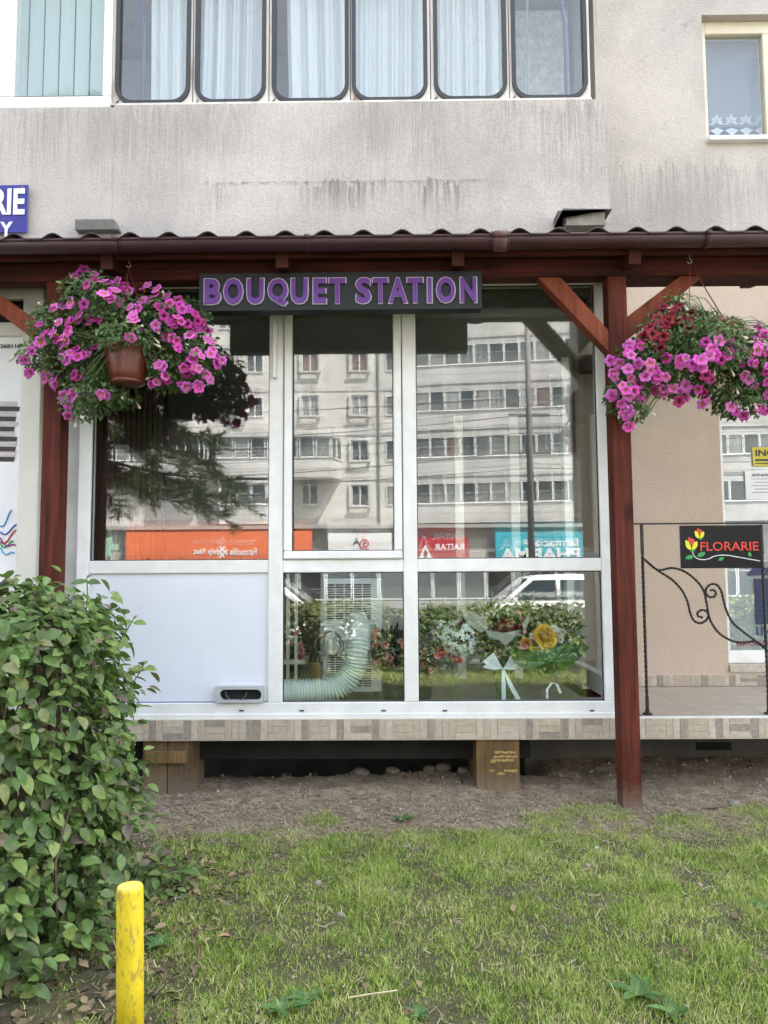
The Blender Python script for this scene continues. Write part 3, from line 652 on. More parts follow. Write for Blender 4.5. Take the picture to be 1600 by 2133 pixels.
# ------------------------------------------------------------ left neighbour shop window with posters, pilaster
b = MB(); b.box(X(62, 0, 1000), xs0 - .002, .03, .12, sz1, 2.62); bpart(b, 'pilaster', M['grey_plaster'])
nb = empty('neighbour_shop_window', (X(20, 0, 1000), 0, .4), label='neighbouring shop window in yellowed plastic frame covered by a white poster', cat='window')
def NB(o): o.parent = nb; o.location = Vector(o.location) - nb.location; return o
nl = X(-260, 0, 1000)
b = MB(); b.box(X(42, 0, 900), X(84, 0, 900), -.01, .06, sz1, Z(596, 0, 40)); b.box(nl, X(42, 0, 900), -.009, .06, Z(700, 0, 20), Z(672, 0, 20)); b.box(nl, X(42, 0, 900), -.009, .06, Z(622, 0, 20), Z(596, 0, 20)); b.box(nl, X(42, 0, 900), -.009, .06, sz1, sz1 + .08)
NB(b.build('frame', M['pvc_old'], bevel=.004))
b = MB(); b.box(nl, X(42, 0, 900), .01, .016, Z(672, 0, 20), Z(622, 0, 20)); NB(b.build('pane', M['glass']))
b = MB(); b.box(nl, X(42, 0, 900), .04, .05, sz1 + .08, Z(596, 0, 20)); NB(b.build('backing', M['dark']))
b = MB(); b.box(nl, X(42, 0, 900), .012, .018, sz1 + .08, Z(700, 0, 20)); po = NB(b.build('poster', M['white']))
def PO(o): o.parent = po; o.location = Vector(o.location) - nb.location - po.location + nb.location; return o
t = text('268116', X(20, 0, 720), .009, Z(720, 0, 20), 44 / ppm(0), 9 / ppm(0), M['black'], None, .02); t.parent = nb; t.location = Vector(t.location) - nb.location
bk = MB(); rr = random.Random(3)
for i in range(12):
    z = Z(958 - i * 10.5, 0, 15) - .004; x1 = X(rr.uniform(27, 37), 0, 900); bk.cur = i % 2
    bk.face([(x1 - .3, .0095, z), (x1, .0095, z - .004), (x1 + .004, .0095, z + .021), (x1 - .3, .0095, z + .030)])
o = NB(bk.build('printed_books', [flat('printed_dark_page', (.035, .026, .03), .6), flat('printed_pale_page', (.50, .46, .46), .6)], fixn=False))
for i, (pa, pb, cc_) in enumerate((((0, 1128), (34, 1112), (.5, .03, .02)), ((0, 1108), (36, 1100), (.03, .12, .5)), ((0, 1140), (30, 1160), (.1, .4, .6)), ((0, 1095), (24, 1070), (.02, .3, .55)), ((0, 1120), (35, 1145), (.3, .05, .3)), ((0, 1132), (28, 1135), (.05, .35, .1)))):
    b = MB(); pts = []
    for q in range(7): t_2 = q / 6; pts.append(at(pa[0] + (pb[0] - pa[0]) * t_2, pa[1] + (pb[1] - pa[1]) * t_2 + 8 * math.sin(t_2 * 5), .008))
    b.tube(pts, .0042, 4); NB(b.build('printed_cable', flat('printed_cable_colour', cc_, .5)))
b = MB(); b.box(nl, X(41, 0, 1210), .008, .0115, Z(1222, 0, 20), Z(1212, 0, 20)); NB(b.build('blue_stripe', M['blue_sign']))

# ------------------------------------------------------------ canopy
cn = empty('timber_canopy', (0, -.25, 2.6), label='red stained timber canopy with wavy metal roof and brown gutter along the shop front', cat='canopy')
def CN(o): o.parent = cn; o.location = Vector(o.location) - cn.location; return o
pf = -.30   # front face of the posts
zb1 = Z(580, pf, 700); zb2 = Z(541, pf, 700)
def post(pxl, pxr, py, lean=0):
    x0, x1 = X(pxl, pf, py), X(pxr, pf, py); b = MB(); zl = gh(x0, pf) - .05
    b.box(x0, x1, pf, pf + .10, zl, zb1 - .001); return CN(b.build('post', M['redwood'], bevel=.004)), x0, x1
_, plx0, plx1 = post(82, 121, 1100)
_, prx0, prx1 = post(1281, 1321, 1100)
b = MB(); b.box(-4.5, 4.5, pf - .002, pf + .1, zb1, zb2); CN(b.build('beam', M['redwood_x'], bevel=.004))
b = MB(); b.box(-4.5, 4.5, -.44, -.415, zb2 - .045, Z(489, -.575, 800) - .01); CN(b.build('fascia_board', M['redwood_x']))
for k_ in range(-4, 6):
    b = MB(); x = k_ * .86 + .33; zr = Z(489, -.575, 800); b.beam((x, -.46, zr - .065), (x, BL - .002, zr + .07), .06, .08, Vector((0, 0, 1))); CN(b.build('rafter', M['redwood_x']))
# soffit boards
for k_ in range(7):
    b = MB(); y0 = -.40 + k_ * .092; zz = Z(489, -.575, 800) - .024 + (y0 + .575) * .188
    b.box(-4.5, 4.5, y0, y0 + .089, zz, zz + .012); CN(b.build('soffit_board', M['redwood_x']))
def brace(p0, p1, mat='redwood_light'):
    a_, b_ = at(*p0, pf + .045), at(*p1, pf + .045); b = MB(); b.beam(a_, b_, .085, .075); return CN(b.build('brace', M[mat], bevel=.003))
def braceM(xa, za, xb, zb__, mat='redwood_light'):
    # bar with the ends cut plumb and level
    d = .115; b = MB(); s_ = 1 if xb > xa else -1
    b.prism([(xa, za), (xb, zb__), (xb, zb__ - d * 1.0), (xa - s_ * d, za)], pf + .008, pf + .083); o = b.build('brace', M[mat], bevel=.002); return CN(o)
yb = pf + .01
braceM(X(1168, yb, 580), zb1 - .001, prx0, Z(688, yb, 1270)); braceM(X(1418, yb, 580), zb1 - .001, prx1, Z(660, yb, 1312))
braceM(X(-35, yb, 580), zb1 - .001, plx0, Z(680, yb, 85)); braceM(X(262, yb, 580), zb1 - .001, plx1, Z(690, yb, 130), 'redwood')
# rear beam and post at the beige wall
b = MB(); b.box(1.27, 4.5, WR - .09, WR - .004, 2.47, 2.58); CN(b.build('wall_plate', M['redwood_x']))
b = MB(); b.box(1.30, 1.40, .10, .18, sz1 + .003, 2.5); 
b = MB(); xq = X(1310, .12, 620); b.box(xs1 + .003, xs1 + .06, -.02, .06, sz1 + .003, zt + .05); CN(b.build('trim_post', M['redwood']))
b = MB(); b.box(xs1 + .06, 4.5, .0, .07, zt - .03, zt + .05); CN(b.build('rear_beam', M['redwood_x']))
b = MB(); b.box(plx1 + .1, xs1, .0, .05, zt + .004, zt + .06); CN(b.build('rear_beam', M['redwood_x']))
# roof sheet, wavy profile
n = 900; wv = .185; vs = []
r0 = Z(489, -.575, 800)
for (y, dz, thk) in ((-.575, 0, 0), (BL + .0, .155, 0)):
    for i in range(n + 1):
        x = -4.5 + 9 * i / n; ph = (x / wv) % 1; s_ = (math.sin(PI * min(1, ph / .62)) ** 1.3 if ph < .62 else 0)
        vs.append((x, y, r0 + dz + .028 * s_))
base = len(vs)
vs += [(x, y + .0, z - .006) for x, y, z in vs]
fs = [(i, i + 1, n + 2 + i, n + 1 + i) for i in range(n)] + [(base + i, base + n + 1 + i, base + n + 2 + i, base + i + 1) for i in range(n)] + [(i, base + i, base + i + 1, i + 1) for i in range(n)]
CN(inst('roof_sheet', npmesh('roof_sheet', np.array(vs), np.array(fs), M['roof'], False)))
# gutter: half round with rolled bead
gc = Vector((0, -.52, Z(493, -.56, 800))); gr = .046
prof = [(gr * math.cos(R(a)), gr * math.sin(R(a)) * 1.0) for a in range(180, 361, 12)]
def gutter_piece(x0, x1, r, mat, name, bead=True, thick=.003):
    b = MB(); m = 16; P1 = [(gc.y + r * math.cos(R(180 + 180 * k_ / m)), gc.z + r * math.sin(R(180 + 180 * k_ / m)) - .004) for k_ in range(m + 1)]
    P2 = [(gc.y + (r - thick) * math.cos(R(180 + 180 * k_ / m)), gc.z + (r - thick) * math.sin(R(180 + 180 * k_ / m)) - .004) for k_ in range(m + 1)]
    loop = P1 + P2[::-1]; q = len(loop); vs = [(x0, *p) for p in loop] + [(x1, *p) for p in loop]
    b.add(vs, [(i, (i + 1) % q, (i + 1) % q + q, i + q) for i in range(q)] + [tuple(range(q)), tuple(range(q, 2 * q))])
    if bead: b.tube([(x0, gc.y - r + .004, gc.z + .001), (x1, gc.y - r + .004, gc.z + .001)], .0095 + (r - gr) , 10)
    return b.build(name, mat, smooth=True)
gt = CN(gutter_piece(-4.5, 4.5, gr, M['gutter'], 'gutter'))
for px in (240, 640, 1475):
    x = X(px, -.55, 505); o = gutter_piece(x - .012, x + .012, gr + .004, M['gutter'], 'gutter_bracket'); CN(o)
x = X(1042, -.55, 505); CN(gutter_piece(x - .045, x + .045, gr + .0055, M['gutter'], 'gutter_joint'))
CN(gutter_piece(x - .028, x + .030, gr + .0085, M['tape'], 'tape_wrap', True))
for px in (650, 1040): b = MB(); x = X(px, -.45, 530); b.box(x - .04, x + .04, -.50, -.441, zb2 - .02, zb2 + .03); CN(b.build('rafter_end', M['redwood']))

# ------------------------------------------------------------ BOUQUET STATION sign box
sy = -.375; k = 1 / ppm(sy)
bx0, bx1 = X(414, sy, 605), X(1004, sy, 605); bz0, bz1 = Z(646, sy, 700), Z(566, sy, 700)
sg = empty('shop_sign', ((bx0 + bx1) / 2, sy, (bz0 + bz1) / 2), label='long dark sign box with raised purple letters reading BOUQUET STATION', cat='sign')
b = MB(); b.box(bx0, bx1, sy, sy + .072, bz0, bz1); o = b.build('sign_box', M['sign_black'], sg, bevel=.003); o.location = -Vector(sg.location)
o.rotation_euler = (0, 0, 0)
ext_l = [('B', 55, 140), ('O', 147, 245), ('U', 258, 345), ('Q', 358, 460), ('U', 468, 555), ('E', 573, 643), ('T', 648, 735), ('S', 776, 857), ('T', 856, 938), ('A', 932, 1030), ('T', 1020, 1105), ('I', 1117, 1147), ('O', 1160, 1258), ('N', 1273, 1360)]
for ch, a_, c_ in ext_l:
    pa, pb = 400 + a_ / 2.2857, 400 + c_ / 2.2857; pm_ = (pa + pb) / 2
    ytop = 450 + 295 / 2.2857 - (pm_ - 424) / 570 * 3.2; ybot = 450 + 423 / 2.2857 - (pm_ - 424) / 570 * 4.6
    if ch == 'Q': ybot += 4
    if ch in 'OS': ytop -= .7; ybot += .7
    A = at(pa, ytop, sy - .012); B = at(pb, ybot, sy - .012); wd = (B.x - A.x); hh = A.z - B.z
    off = .038
    l = text(ch, (A.x + B.x) / 2 - sg.location.x, -.010, (A.z + B.z) / 2 - sg.location.z, wd - .010, hh - .010, M['purple'], sg, off, .004, 'letter')
    e = text(ch, 0, .0045, 0, wd, hh, M['lilac'], l, off + .0, .003, 'letter_edge')

# ------------------------------------------------------------ railing with FLORARIE sign
ry = .04
rl = empty('iron_railing', (X(1343, ry, 1480), ry, sz1), label='black wrought iron terrace railing with twisted bars and scrolls', cat='railing')
def RL(o): o.parent = rl; o.location = Vector(o.location) - rl.location; return o
def twisted(path, s_=.0075, turns=60, name='bar'):
    path = [Vector(p) for p in path]; b = MB(); Ls = [0]
    for i in range(1, len(path)): Ls.append(Ls[-1] + (path[i] - path[i - 1]).length)
    tot = Ls[-1]; nseg = max(6, int(tot / .006)); pts = []; j = 0
    for i in range(nseg + 1):
        d = tot * i / nseg
        while j < len(path) - 2 and Ls[j + 1] < d: j += 1
        t = (d - Ls[j]) / max(1e-9, Ls[j + 1] - Ls[j]); pts.append(path[j].lerp(path[j + 1], t))
    vs = []
    for i, p in enumerate(pts):
        t = (pts[min(i + 1, nseg)] - pts[max(0, i - 1)]).normalized(); u = Vector((0, 1, 0)); r = t.cross(u).normalized(); a0 = i / nseg * tot * turns
        for q in range(4): a = a0 + q * PI / 2; vs.append(p + (u * math.cos(a) + r * math.sin(a)) * s_)
    fs = [(i * 4 + q, i * 4 + (q + 1) % 4, i * 4 + 4 + (q + 1) % 4, i * 4 + 4 + q) for i in range(nseg) for q in range(4)] + [(3, 2, 1, 0), tuple(nseg * 4 + q for q in range(4))]
    b.add(vs, fs); return b
for px in (1343, 1594):
    xx_ = X(px, ry, 1300); zt_ = Z(1093, ry, px)
    b = twisted([(xx_, ry, sz1 + .5 * (zt_ - sz1) * 0 + .10), (xx_, ry, zt_ - .16)], .0085); b.box(xx_ - .007, xx_ + .007, ry - .007, ry + .007, sz1 + .003, sz1 + .1); b.box(xx_ - .007, xx_ + .007, ry - .007, ry + .007, zt_ - .16, zt_)
    b.lathe([(.026, 0), (.026, .006), (.012, .012), (.010, .03)], 12, (xx_, ry, sz1 + .003)); RL(b.build('baluster', M['iron'], fixn=True))
b = MB(); z_ = Z(1092, ry, 1450); b.box(X(1322, ry, 1092), X(1322, ry, 1092) + 1.35, ry - .013, ry + .013, z_, z_ + .008); RL(b.build('top_rail', M['iron']))
def c3(px, py): return at(1250 + px / 2.6657, 900 + py / 2.6657, ry)
def smooth_path(pts, n=8):
    out = []; P_ = [pts[0]] + pts + [pts[-1]]
    for i in range(1, len(P_) - 2):
        for q in range(n):
            t = q / n; a, b_, c, d = P_[i - 1], P_[i], P_[i + 1], P_[i + 2]
            out.append(.5 * ((2 * b_) + (c - a) * t + (2 * a - 5 * b_ + 4 * c - d) * t * t + (3 * b_ - a - 3 * c + d) * t ** 3))
    out.append(pts[-1]); return out
scr1 = [(245, 705), (320, 765), (400, 755), (470, 775), (535, 825), (575, 880), (592, 950), (602, 1010), (620, 1060), (665, 1120), (740, 1162), (800, 1170), (870, 1165), (940, 1222)]
scr2 = [(245, 705), (320, 768), (400, 820), (455, 880), (485, 940), (500, 1000), (520, 1045), (555, 1062), (590, 1045), (602, 1015), (585, 992), (560, 990), (542, 1005), (545, 1022), (570, 1030)]
scr3 = [(940, 1222), (870, 1165), (790, 1105), (735, 1055), (700, 985), (685, 930), (672, 880), (650, 850), (620, 845), (592, 865), (588, 895), (610, 917), (638, 912), (643, 890), (628, 877), (612, 880)]
for s_ in (scr1, scr2, scr3): RL(twisted(smooth_path([c3(*p) for p in s_]), .0068, 75).build('scroll', M['iron']))
# sign
fyy = ry - .04; A = at(1417, 1095, fyy); B = at(1590, 1183, fyy); k = 1 / ppm(fyy)
fs_ = empty('florist_sign', ((A.x + B.x) / 2, fyy, (A.z + B.z) / 2), label='glossy black FLORARIE sign with two tulips and a white stem hung on the railing', cat='sign')
fc = Vector(fs_.location)
b = MB(); b.box(A.x - fc.x, B.x - fc.x, 0, .018, B.z - fc.z, A.z - fc.z); b.build('sign_board', M['gloss_black'], fs_, bevel=.002)
def s3(px, py, off=-.004):
    p = at(1250 + px / 2.6657, 900 + py / 2.6657, fyy); return Vector((p.x - fc.x, off, p.z - fc.z))
tp = s3(716, 634); text('FLORARIE', tp.x, -.004, tp.z, 320 / 2.6657 * k, 50 / 2.6657 * k, M['red'], fs_, .012, .001)
def blob(pts, mat, name, off=-.004, sm=True):
    P_ = smooth_path([s3(*p, off) for p in pts] , 4) if sm else [s3(*p, off) for p in pts]
    b = MB(); n_ = len(P_); b.add([tuple(p) for p in P_] + [(p.x, off + .002, p.z) for p in P_], [tuple(range(n_))] + [(i, (i + 1) % n_, (i + 1) % n_ + n_, i + n_) for i in range(n_)]); return b.build(name, mat, fs_)
for dx, dy, s_ in ((0, 0, 1), (45, -58, .78)):
    q = lambda pts: [(505 + dx + (x - 505) * s_, 625 + dy + (y - 625) * s_) for x, y in pts]
    blob(q([(472, 600), (490, 608), (502, 630), (505, 652), (485, 648), (474, 628)]), M['yellow_p'], 'petal'); blob(q([(538, 606), (540, 628), (528, 648), (510, 652), (512, 632), (522, 612)]), M['yellow_p'], 'petal')
    blob(q([(485, 600), (492, 582), (500, 590), (514, 592), (524, 600), (520, 615), (508, 628), (498, 612)]), M['red'], 'petal', -.0035); blob(q([(498, 655), (516, 652), (528, 656), (516, 664), (502, 662)]), M['green_p'], 'calyx')
b = MB(); pts = smooth_path([s3(x, y, -.001) for x, y in ((512, 665), (528, 695), (560, 708), (600, 705), (640, 688), (700, 684), (780, 697), (888, 716))], 6); b.tube(pts, .0026, 6); b.build('painted_stem', M['white'], fs_)
for pts in ([(472, 705), (480, 690), (500, 682), (516, 690), (508, 704), (490, 706)], [(538, 690), (548, 672), (572, 666), (582, 672), (572, 688), (552, 694)], [(655, 712), (664, 698), (684, 696), (682, 708), (668, 716)], [(820, 670), (832, 668), (840, 682), (836, 692), (822, 686)]): blob(pts, M['green_p'], 'painted_leaf')
# ------------------------------------------------------------ right neighbour window
rw = empty('broker_window', (wxa + .5, WR + .1, .6), label='large neighbouring shop window with grey film and broker lettering at right edge', cat='window')
def RW(o): o.parent = rw; o.location = Vector(o.location) - rw.location; return o
yw = WR + .10; wzb = Z(1355, yw, 1570); 
b = MB(); b.box(wxa + .001, wxa + 1.899, yw - .02, yw + .05, Z(1381, yw, 1570), wzb); b.box(wxa + .001, wxa + .05, yw - .02, yw + .05, wzb, 2.3); b.box(wxa + .05, wxa + 1.899, yw - .02, yw + .05, 2.22, 2.3); RW(b.build('frame', M['pvc'], bevel=.004))
b = MB(); b.box(wxa, wxa + 1.9, WR - .02, WR + .08, Z(1399, WR, 1570), Z(1385, WR, 1570)); RW(b.build('sill', M['tile_c']))
b = MB(); b.box(wxa + .05, wxa + 1.899, yw + .005, yw + .011, wzb, 2.22); RW(b.build('pane', m_glass('shop_window_glass', 2.6)))
b = MB(); b.box(wxa + .05, wxa + 1.899, yw + .0125, yw + .014, wzb, Z(1190, yw, 1570)); RW(b.build('grey_film', flat('grey_window_film', (.40, .44, .47), .6)))
b = MB(); b.box(wxa - .05, wxa + 1.95, yw + .4, yw + .45, .4, 2.4); RW(b.build('interior_screen', flat('pale_interior', (.42, .45, .46), .9)))
b = MB(); q0 = at(1572, 1205, yw); q1 = at(1640, 1300, yw); b.box(q0.x, q1.x, yw + .0005, yw + .003, q1.z, q0.z); RW(b.build('blue_logo_block', flat('navy_print', (.012, .022, .07), .5)))
b = MB(); q0 = at(1556, 1183, yw); q1 = at(1640, 1198, yw); b.prism([(q0.x, q1.z), (q1.x, q1.z), (q1.x, q0.z), (q0.x + .04, q0.z)], yw + .0005, yw + .003); RW(b.build('blue_logo_top', flat('navy_print_top', (.02, .03, .09), .5)))
q = at(1594, 1314, yw); RW(text('IN', q.x, yw + .002, q.z, 34 / ppm(yw), 19 / ppm(yw), flat('navy_letters', (.02, .04, .13), .5)))
q = at(1574, 1340, yw); RW(text('BROKER D', q.x + .03, yw + .002, q.z, 92 / ppm(yw), 11 / ppm(yw), flat('red_letters', (.35, .04, .06), .5)))
ys_ = at(1600, 951, yw - .01); yn = empty('yellow_notice', (ys_.x, yw - .005, ys_.z), label='yellow notice stuck on the window pane at the right edge', cat='notice'); kk = 1 / ppm(yw)
b = MB(); b.box(-31 * kk, 60 * kk, -.0005, .0, -20 * kk, 20 * kk); b.build('notice_sheet', flat('yellow_notice_paper', (.60, .50, .05), .6), yn)
text('INC', -6 * kk, -.002, 8 * kk, 38 * kk, 14 * kk, M['black'], yn, .02)
b = MB(); b.box(-26 * kk, 50 * kk, -.0018, -.001, -9 * kk, -5 * kk); b.box(-26 * kk, 50 * kk, -.0018, -.001, -15 * kk, -13 * kk); b.build('print_line', M['black'], yn)
ys_ = at(1590, 1010, yw - .01); yn = empty('paper_notice', (ys_.x, yw - .005, ys_.z), label='white paper notice headed ACTE AUTO on the window at the right edge', cat='notice')
b = MB(); b.box(-36 * kk, 60 * kk, -.0005, 0, -30 * kk, 30 * kk); b.build('notice_sheet', M['white'], yn)
text('ACTE AUTO', -4 * kk, -.002, 21 * kk, 36 * kk, 5.5 * kk, M['black'], yn, .01)
b = MB()
for i in range(5): b.box(-(24 - i % 2 * 6) * kk, (30 - i % 3 * 8) * kk, -.0018, -.001, (12 - i * 7) * kk, (13.3 - i * 7) * kk)
b.build('print_line', flat('grey_print', (.25, .25, .25), .6), yn)
# ------------------------------------------------------------ support blocks under the floor
def sb_(o, p): o.parent = p; o.location = Vector(o.location) - Vector(p.location); return o
x0, x1 = X(297, -.0, 1600), X(400, -.0, 1600); bl1 = empty('support_block', ((x0 + x1) / 2, .1, 0), label='brown plank support box with a nailed crosspiece under the left of the slab', cat='support')
xm = (x0 + x1) / 2
for a_, c_ in ((x0, xm - .002), (xm + .002, x1)): b = MB(); b.box(a_, c_, .0, .022, -.06, sz0 + .004); sb_(b.build('plank', M['plank'], bevel=.002), bl1)
b = MB(); b.box(x0, x1, .0225, .27, -.06, sz0 + .004); sb_(b.build('box_side', M['plank']), bl1)
b = MB(); b.box(X(303, 0, 1575), X(390, 0, 1575), -.02, -.001, Z(1589, 0, 350), Z(1564, 0, 350)); cp = sb_(b.build('crosspiece', M['plank_pale'], bevel=.002), bl1)
for px in (316, 350, 377): 
    b = MB(); b.lathe([(.0035, 0), (.003, .0015)], 8); q = b.build('nail', M['metal_dark'], cp); q.location = (X(px, 0, 1575), -.020, Z(1576, 0, 350)); q.rotation_euler = (R(90), 0, 0)
x0, x1 = X(993, -.02, 1600), X(1083, -.02, 1600); bl2 = empty('support_block', ((x0 + x1) / 2, .1, 0), label='pale plywood support block daubed with yellow paint under the right of the slab', cat='support')
b = MB(); b.box(x0, x1, -.015, .5, -.08, sz0 + .004); sb_(b.build('block', M['plank_pale'], bevel=.002), bl2)
b = MB(); rr = random.Random(5)
for (px0, px1, py) in ((1030, 1075, 1568), (1028, 1078, 1577), (1024, 1070, 1584), (1020, 1030, 1606), (1050, 1078, 1606), (1035, 1052, 1612), (1022, 1034, 1587)):
    q0, q1 = at(px0, py, -.018), at(px1, py, -.018); n_ = 12
    up = [(q0.x + (q1.x - q0.x) * i / n_, q0.z + rr.uniform(.002, .009)) for i in range(n_ + 1)]; dn = [(q0.x + (q1.x - q0.x) * i / n_, q0.z - rr.uniform(.001, .008)) for i in range(n_ + 1)]
    b.prism(dn + up[::-1], -.0165, -.0145)
sb_(b.build('paint_daub', M['yellow_daub'], fixn=False), bl2)

# ------------------------------------------------------------ bollard
bp = Vector((X(277, -2.2, 1950), -2.2, 0)); zt_ = Z(1846, -2.2, 275)
bo = empty('yellow_bollard', (bp.x, bp.y, -.05), label='yellow painted steel bollard with chipped flat top in front of the shrub', cat='bollard')
r_ = 26.5 / ppm(-2.2)
b = MB(); hgt = zt_ + .05; b.lathe([(r_, 0), (r_, hgt * .5), (r_, hgt - .010), (r_ * .97, hgt - .003), (r_ * .93, hgt)], 40); b.build('pipe', M['bollard'], bo, smooth=True).data.polygons[-1].use_smooth = False
b = MB(); b.lathe([(r_ * .90, hgt), (r_ * .9, hgt + .0015)], 32); b.build('cap', M['bollard_top'], bo)
bo.rotation_euler = (0, R(-1.2), 0)

# ------------------------------------------------------------ inside the shop
fz = sz1 + .02 - .0
def IT(o, p): o.parent = p; return o
ay = .46; k = 1 / ppm(ay)
A = at(672, 1205, ay); B = at(796, 1452, ay); ax, aw, ah = (A.x + B.x) / 2, B.x - A.x, A.z - fz
ac = empty('portable_air_conditioner', (ax, ay, fz), label='pale grey portable air conditioner standing behind the glass with a fat hose', cat='air conditioner')
b = MB(); b.box(-aw / 2, aw / 2, .012, .34, .04, ah); b.box(-aw / 2, aw / 2, -.0, .011, ah * .60, ah * .64)
b.build('body', M['ac'], ac, bevel=.008)
b = MB(); b.box(-aw / 2 + .02, aw / 2 - .06, .0095, .0125, ah * .655, ah * .955); b.box(-aw / 2 + .02, aw / 2 - .06, .0095, .0125, ah * .10, ah * .37); b.build('grille_recess', M['dark'], ac)
b = MB()
for za, zb_2, nr in ((.655, .955, 15), (.10, .37, 14)):
    z0, z1 = ah * za, ah * zb_2
    for i in range(nr + 1): z = z0 + (z1 - z0) * i / nr; b.box(-aw / 2 + .018, aw / 2 - .058, -.002, .011, z - .0025, z + .0025)
    for i in range(6): x = -aw / 2 + .02 + (aw - .08) * i / 5; b.box(x - .003, x + .003, -.001, .0112, z0, z1)
b.build('grille', M['ac'], ac)
b = MB(); b.box(-aw / 2 + .01, aw / 2 - .01, .02, .33, ah, ah + .02); b.build('top_cover', pm('ac_top', (.3, .31, .31), None, 5, .4), ac, bevel=.006)
b = MB()
lab = ac.location
for i, cc_ in enumerate(((.02, .3, .05), (.15, .5, .05), (.6, .6, .02), (.7, .4, .02), (.7, .2, .02), (.6, .03, .02))):
    b = MB(); b.box(aw / 2 - .045, aw / 2 - .012 - .004 * (5 - i), -.001, .0115, ah * .60 - i * .014, ah * .60 - i * .014 + .010); b.build('energy_label_bar', flat('energy_bar_colour', cc_, .5), ac)
b = MB(); b.box(aw / 2 - .05, aw / 2 - .006, .0005, .0119, ah * .42, ah * .66); b.build('energy_label', M['white'], ac)
b = MB(); b.box(-aw / 2 + .03, -aw / 2 + .07, -.03, .0118, ah * .40, ah * .56); b.lathe([(.03, 0), (.03, .02)], 14, (0, 0, 0)); b = MB(); b.box(-aw / 2 + .035, -aw / 2 + .065, -.03, .0118, ah * .38, ah * .575); b.box(-aw / 2 + .02, -aw / 2 + .08, -.034, -.02, ah * .50, ah * .545); b.build('cable_holder', M['ac'], ac, bevel=.004)
b = MB(); b.tube([(-aw / 2 + .05 + (.05 + .01 * math.sin(a * .7)) * math.cos(a * .55) * (1 if a < 20 else 1.6), -.02 - a * .0006, ah * .46 + .075 * math.sin(a * .55)) for a in range(0, 34)], .004, 6)
b.tube([(-aw / 2 + .0, -.03, ah * .43), (-aw / 2 - .03, -.03, ah * .33), (-aw / 2 + .02, -.03, ah * .20), (0, -.03, ah * .17)], .0045, 6); b.build('power_cable', flat('grey_cable', (.25, .26, .26), .5), ac, smooth=True)
for x in (-aw / 2 + .04, aw / 2 - .04):
    b = MB(); b.tube([(x, .05, .02), (x, .08, .02)], .02, 10); b.build('caster', M['black'], ac)
# corrugated hose: from the wall outlet to the air conditioner
hp = [at(500, 1446, .06), at(560, 1444, .14), at(600, 1440, .22), at(660, 1438, .26), at(705, 1430, .27), at(735, 1400, .27), at(745, 1355, .27), at(747, 1320, .31), at(744, 1300, .40), at(744, 1297, .47)]
hp = smooth_path([Vector(p) for p in hp], 12)
Ls = [0]
for i in range(1, len(hp)): Ls.append(Ls[-1] + (hp[i] - hp[i - 1]).length)
nr = int(Ls[-1] / .0045); pts = []; j = 0
for i in range(nr):
    d = Ls[-1] * i / nr
    while j < len(hp) - 2 and Ls[j + 1] < d: j += 1
    pts.append(hp[j].lerp(hp[j + 1], (d - Ls[j]) / max(1e-9, Ls[j + 1] - Ls[j])))
b = MB(); b.tube([p - ac.location for p in pts], [(.069 if (i // 2) % 2 else .056) for i in range(nr)], 22); b.build('exhaust_hose', M['hose'], ac, smooth=True)

def leafmesh(L_, W_, fold=.25, droop=.2, segs=4, name='leaf', mat=None):
    vs = [(0, 0, 0)]; fs = []
    for i in range(1, segs):
        t = i / segs; w_ = W_ / 2 * math.sin(PI * t ** .8) ** .8; y = L_ * t; z = -droop * L_ * t * t
        vs += [(-w_, y, z + fold * w_), (0, y, z), (w_, y, z + fold * w_)]
    vs.append((0, L_, -droop * L_))
    fs += [(0, 2, 1), (0, 3, 2)]
    for i in range(segs - 2):
        a = 1 + i * 3; fs += [(a, a + 1, a + 4, a + 3), (a + 1, a + 2, a + 5, a + 4)]
    a = 1 + (segs - 2) * 3; t = len(vs) - 1; fs += [(a, a + 1, t), (a + 1, a + 2, t)]
    return vs, fs
def frame_from(nrm, tipdir, roll=0):
    n_ = Vector(nrm).normalized(); t = Vector(tipdir) - n_ * Vector(tipdir).dot(n_)
    if t.length < 1e-4: t = n_.orthogonal()
    t.normalize(); x = t.cross(n_); return Matrix((x, t, n_)).transposed()
def leaves_np(lst, L_, W_, fold, droop, segs, name, mat):
    """joined leaves: lst of (pos, 3x3, scale); all triangles"""
    vs, fs = leafmesh(L_, W_, fold, droop, segs); tri = []
    for f in fs:
        tri.append(f[:3]); 
        if len(f) == 4: tri.append((f[0], f[2], f[3]))
    v = np.array(vs); t = np.array(tri); n_ = len(lst)
    Rm = np.array([[list(r) for r in q[1]] for q in lst]); P_ = np.array([tuple(q[0]) for q in lst]); S_ = np.array([q[2] for q in lst])
    V = np.einsum('nij,vj->nvi', Rm, v) * S_[:, None, None] + P_[:, None, :]
    F = t[None] + (np.arange(n_) * len(v))[:, None, None]
    return npmesh(name, V.reshape(-1, 3), F.reshape(-1, 3), mat, True)
def rv(r): 
    while True:
        v = Vector((r.uniform(-1, 1), r.uniform(-1, 1), r.uniform(-1, 1)))
        if .05 < v.length < 1: return v.normalized()

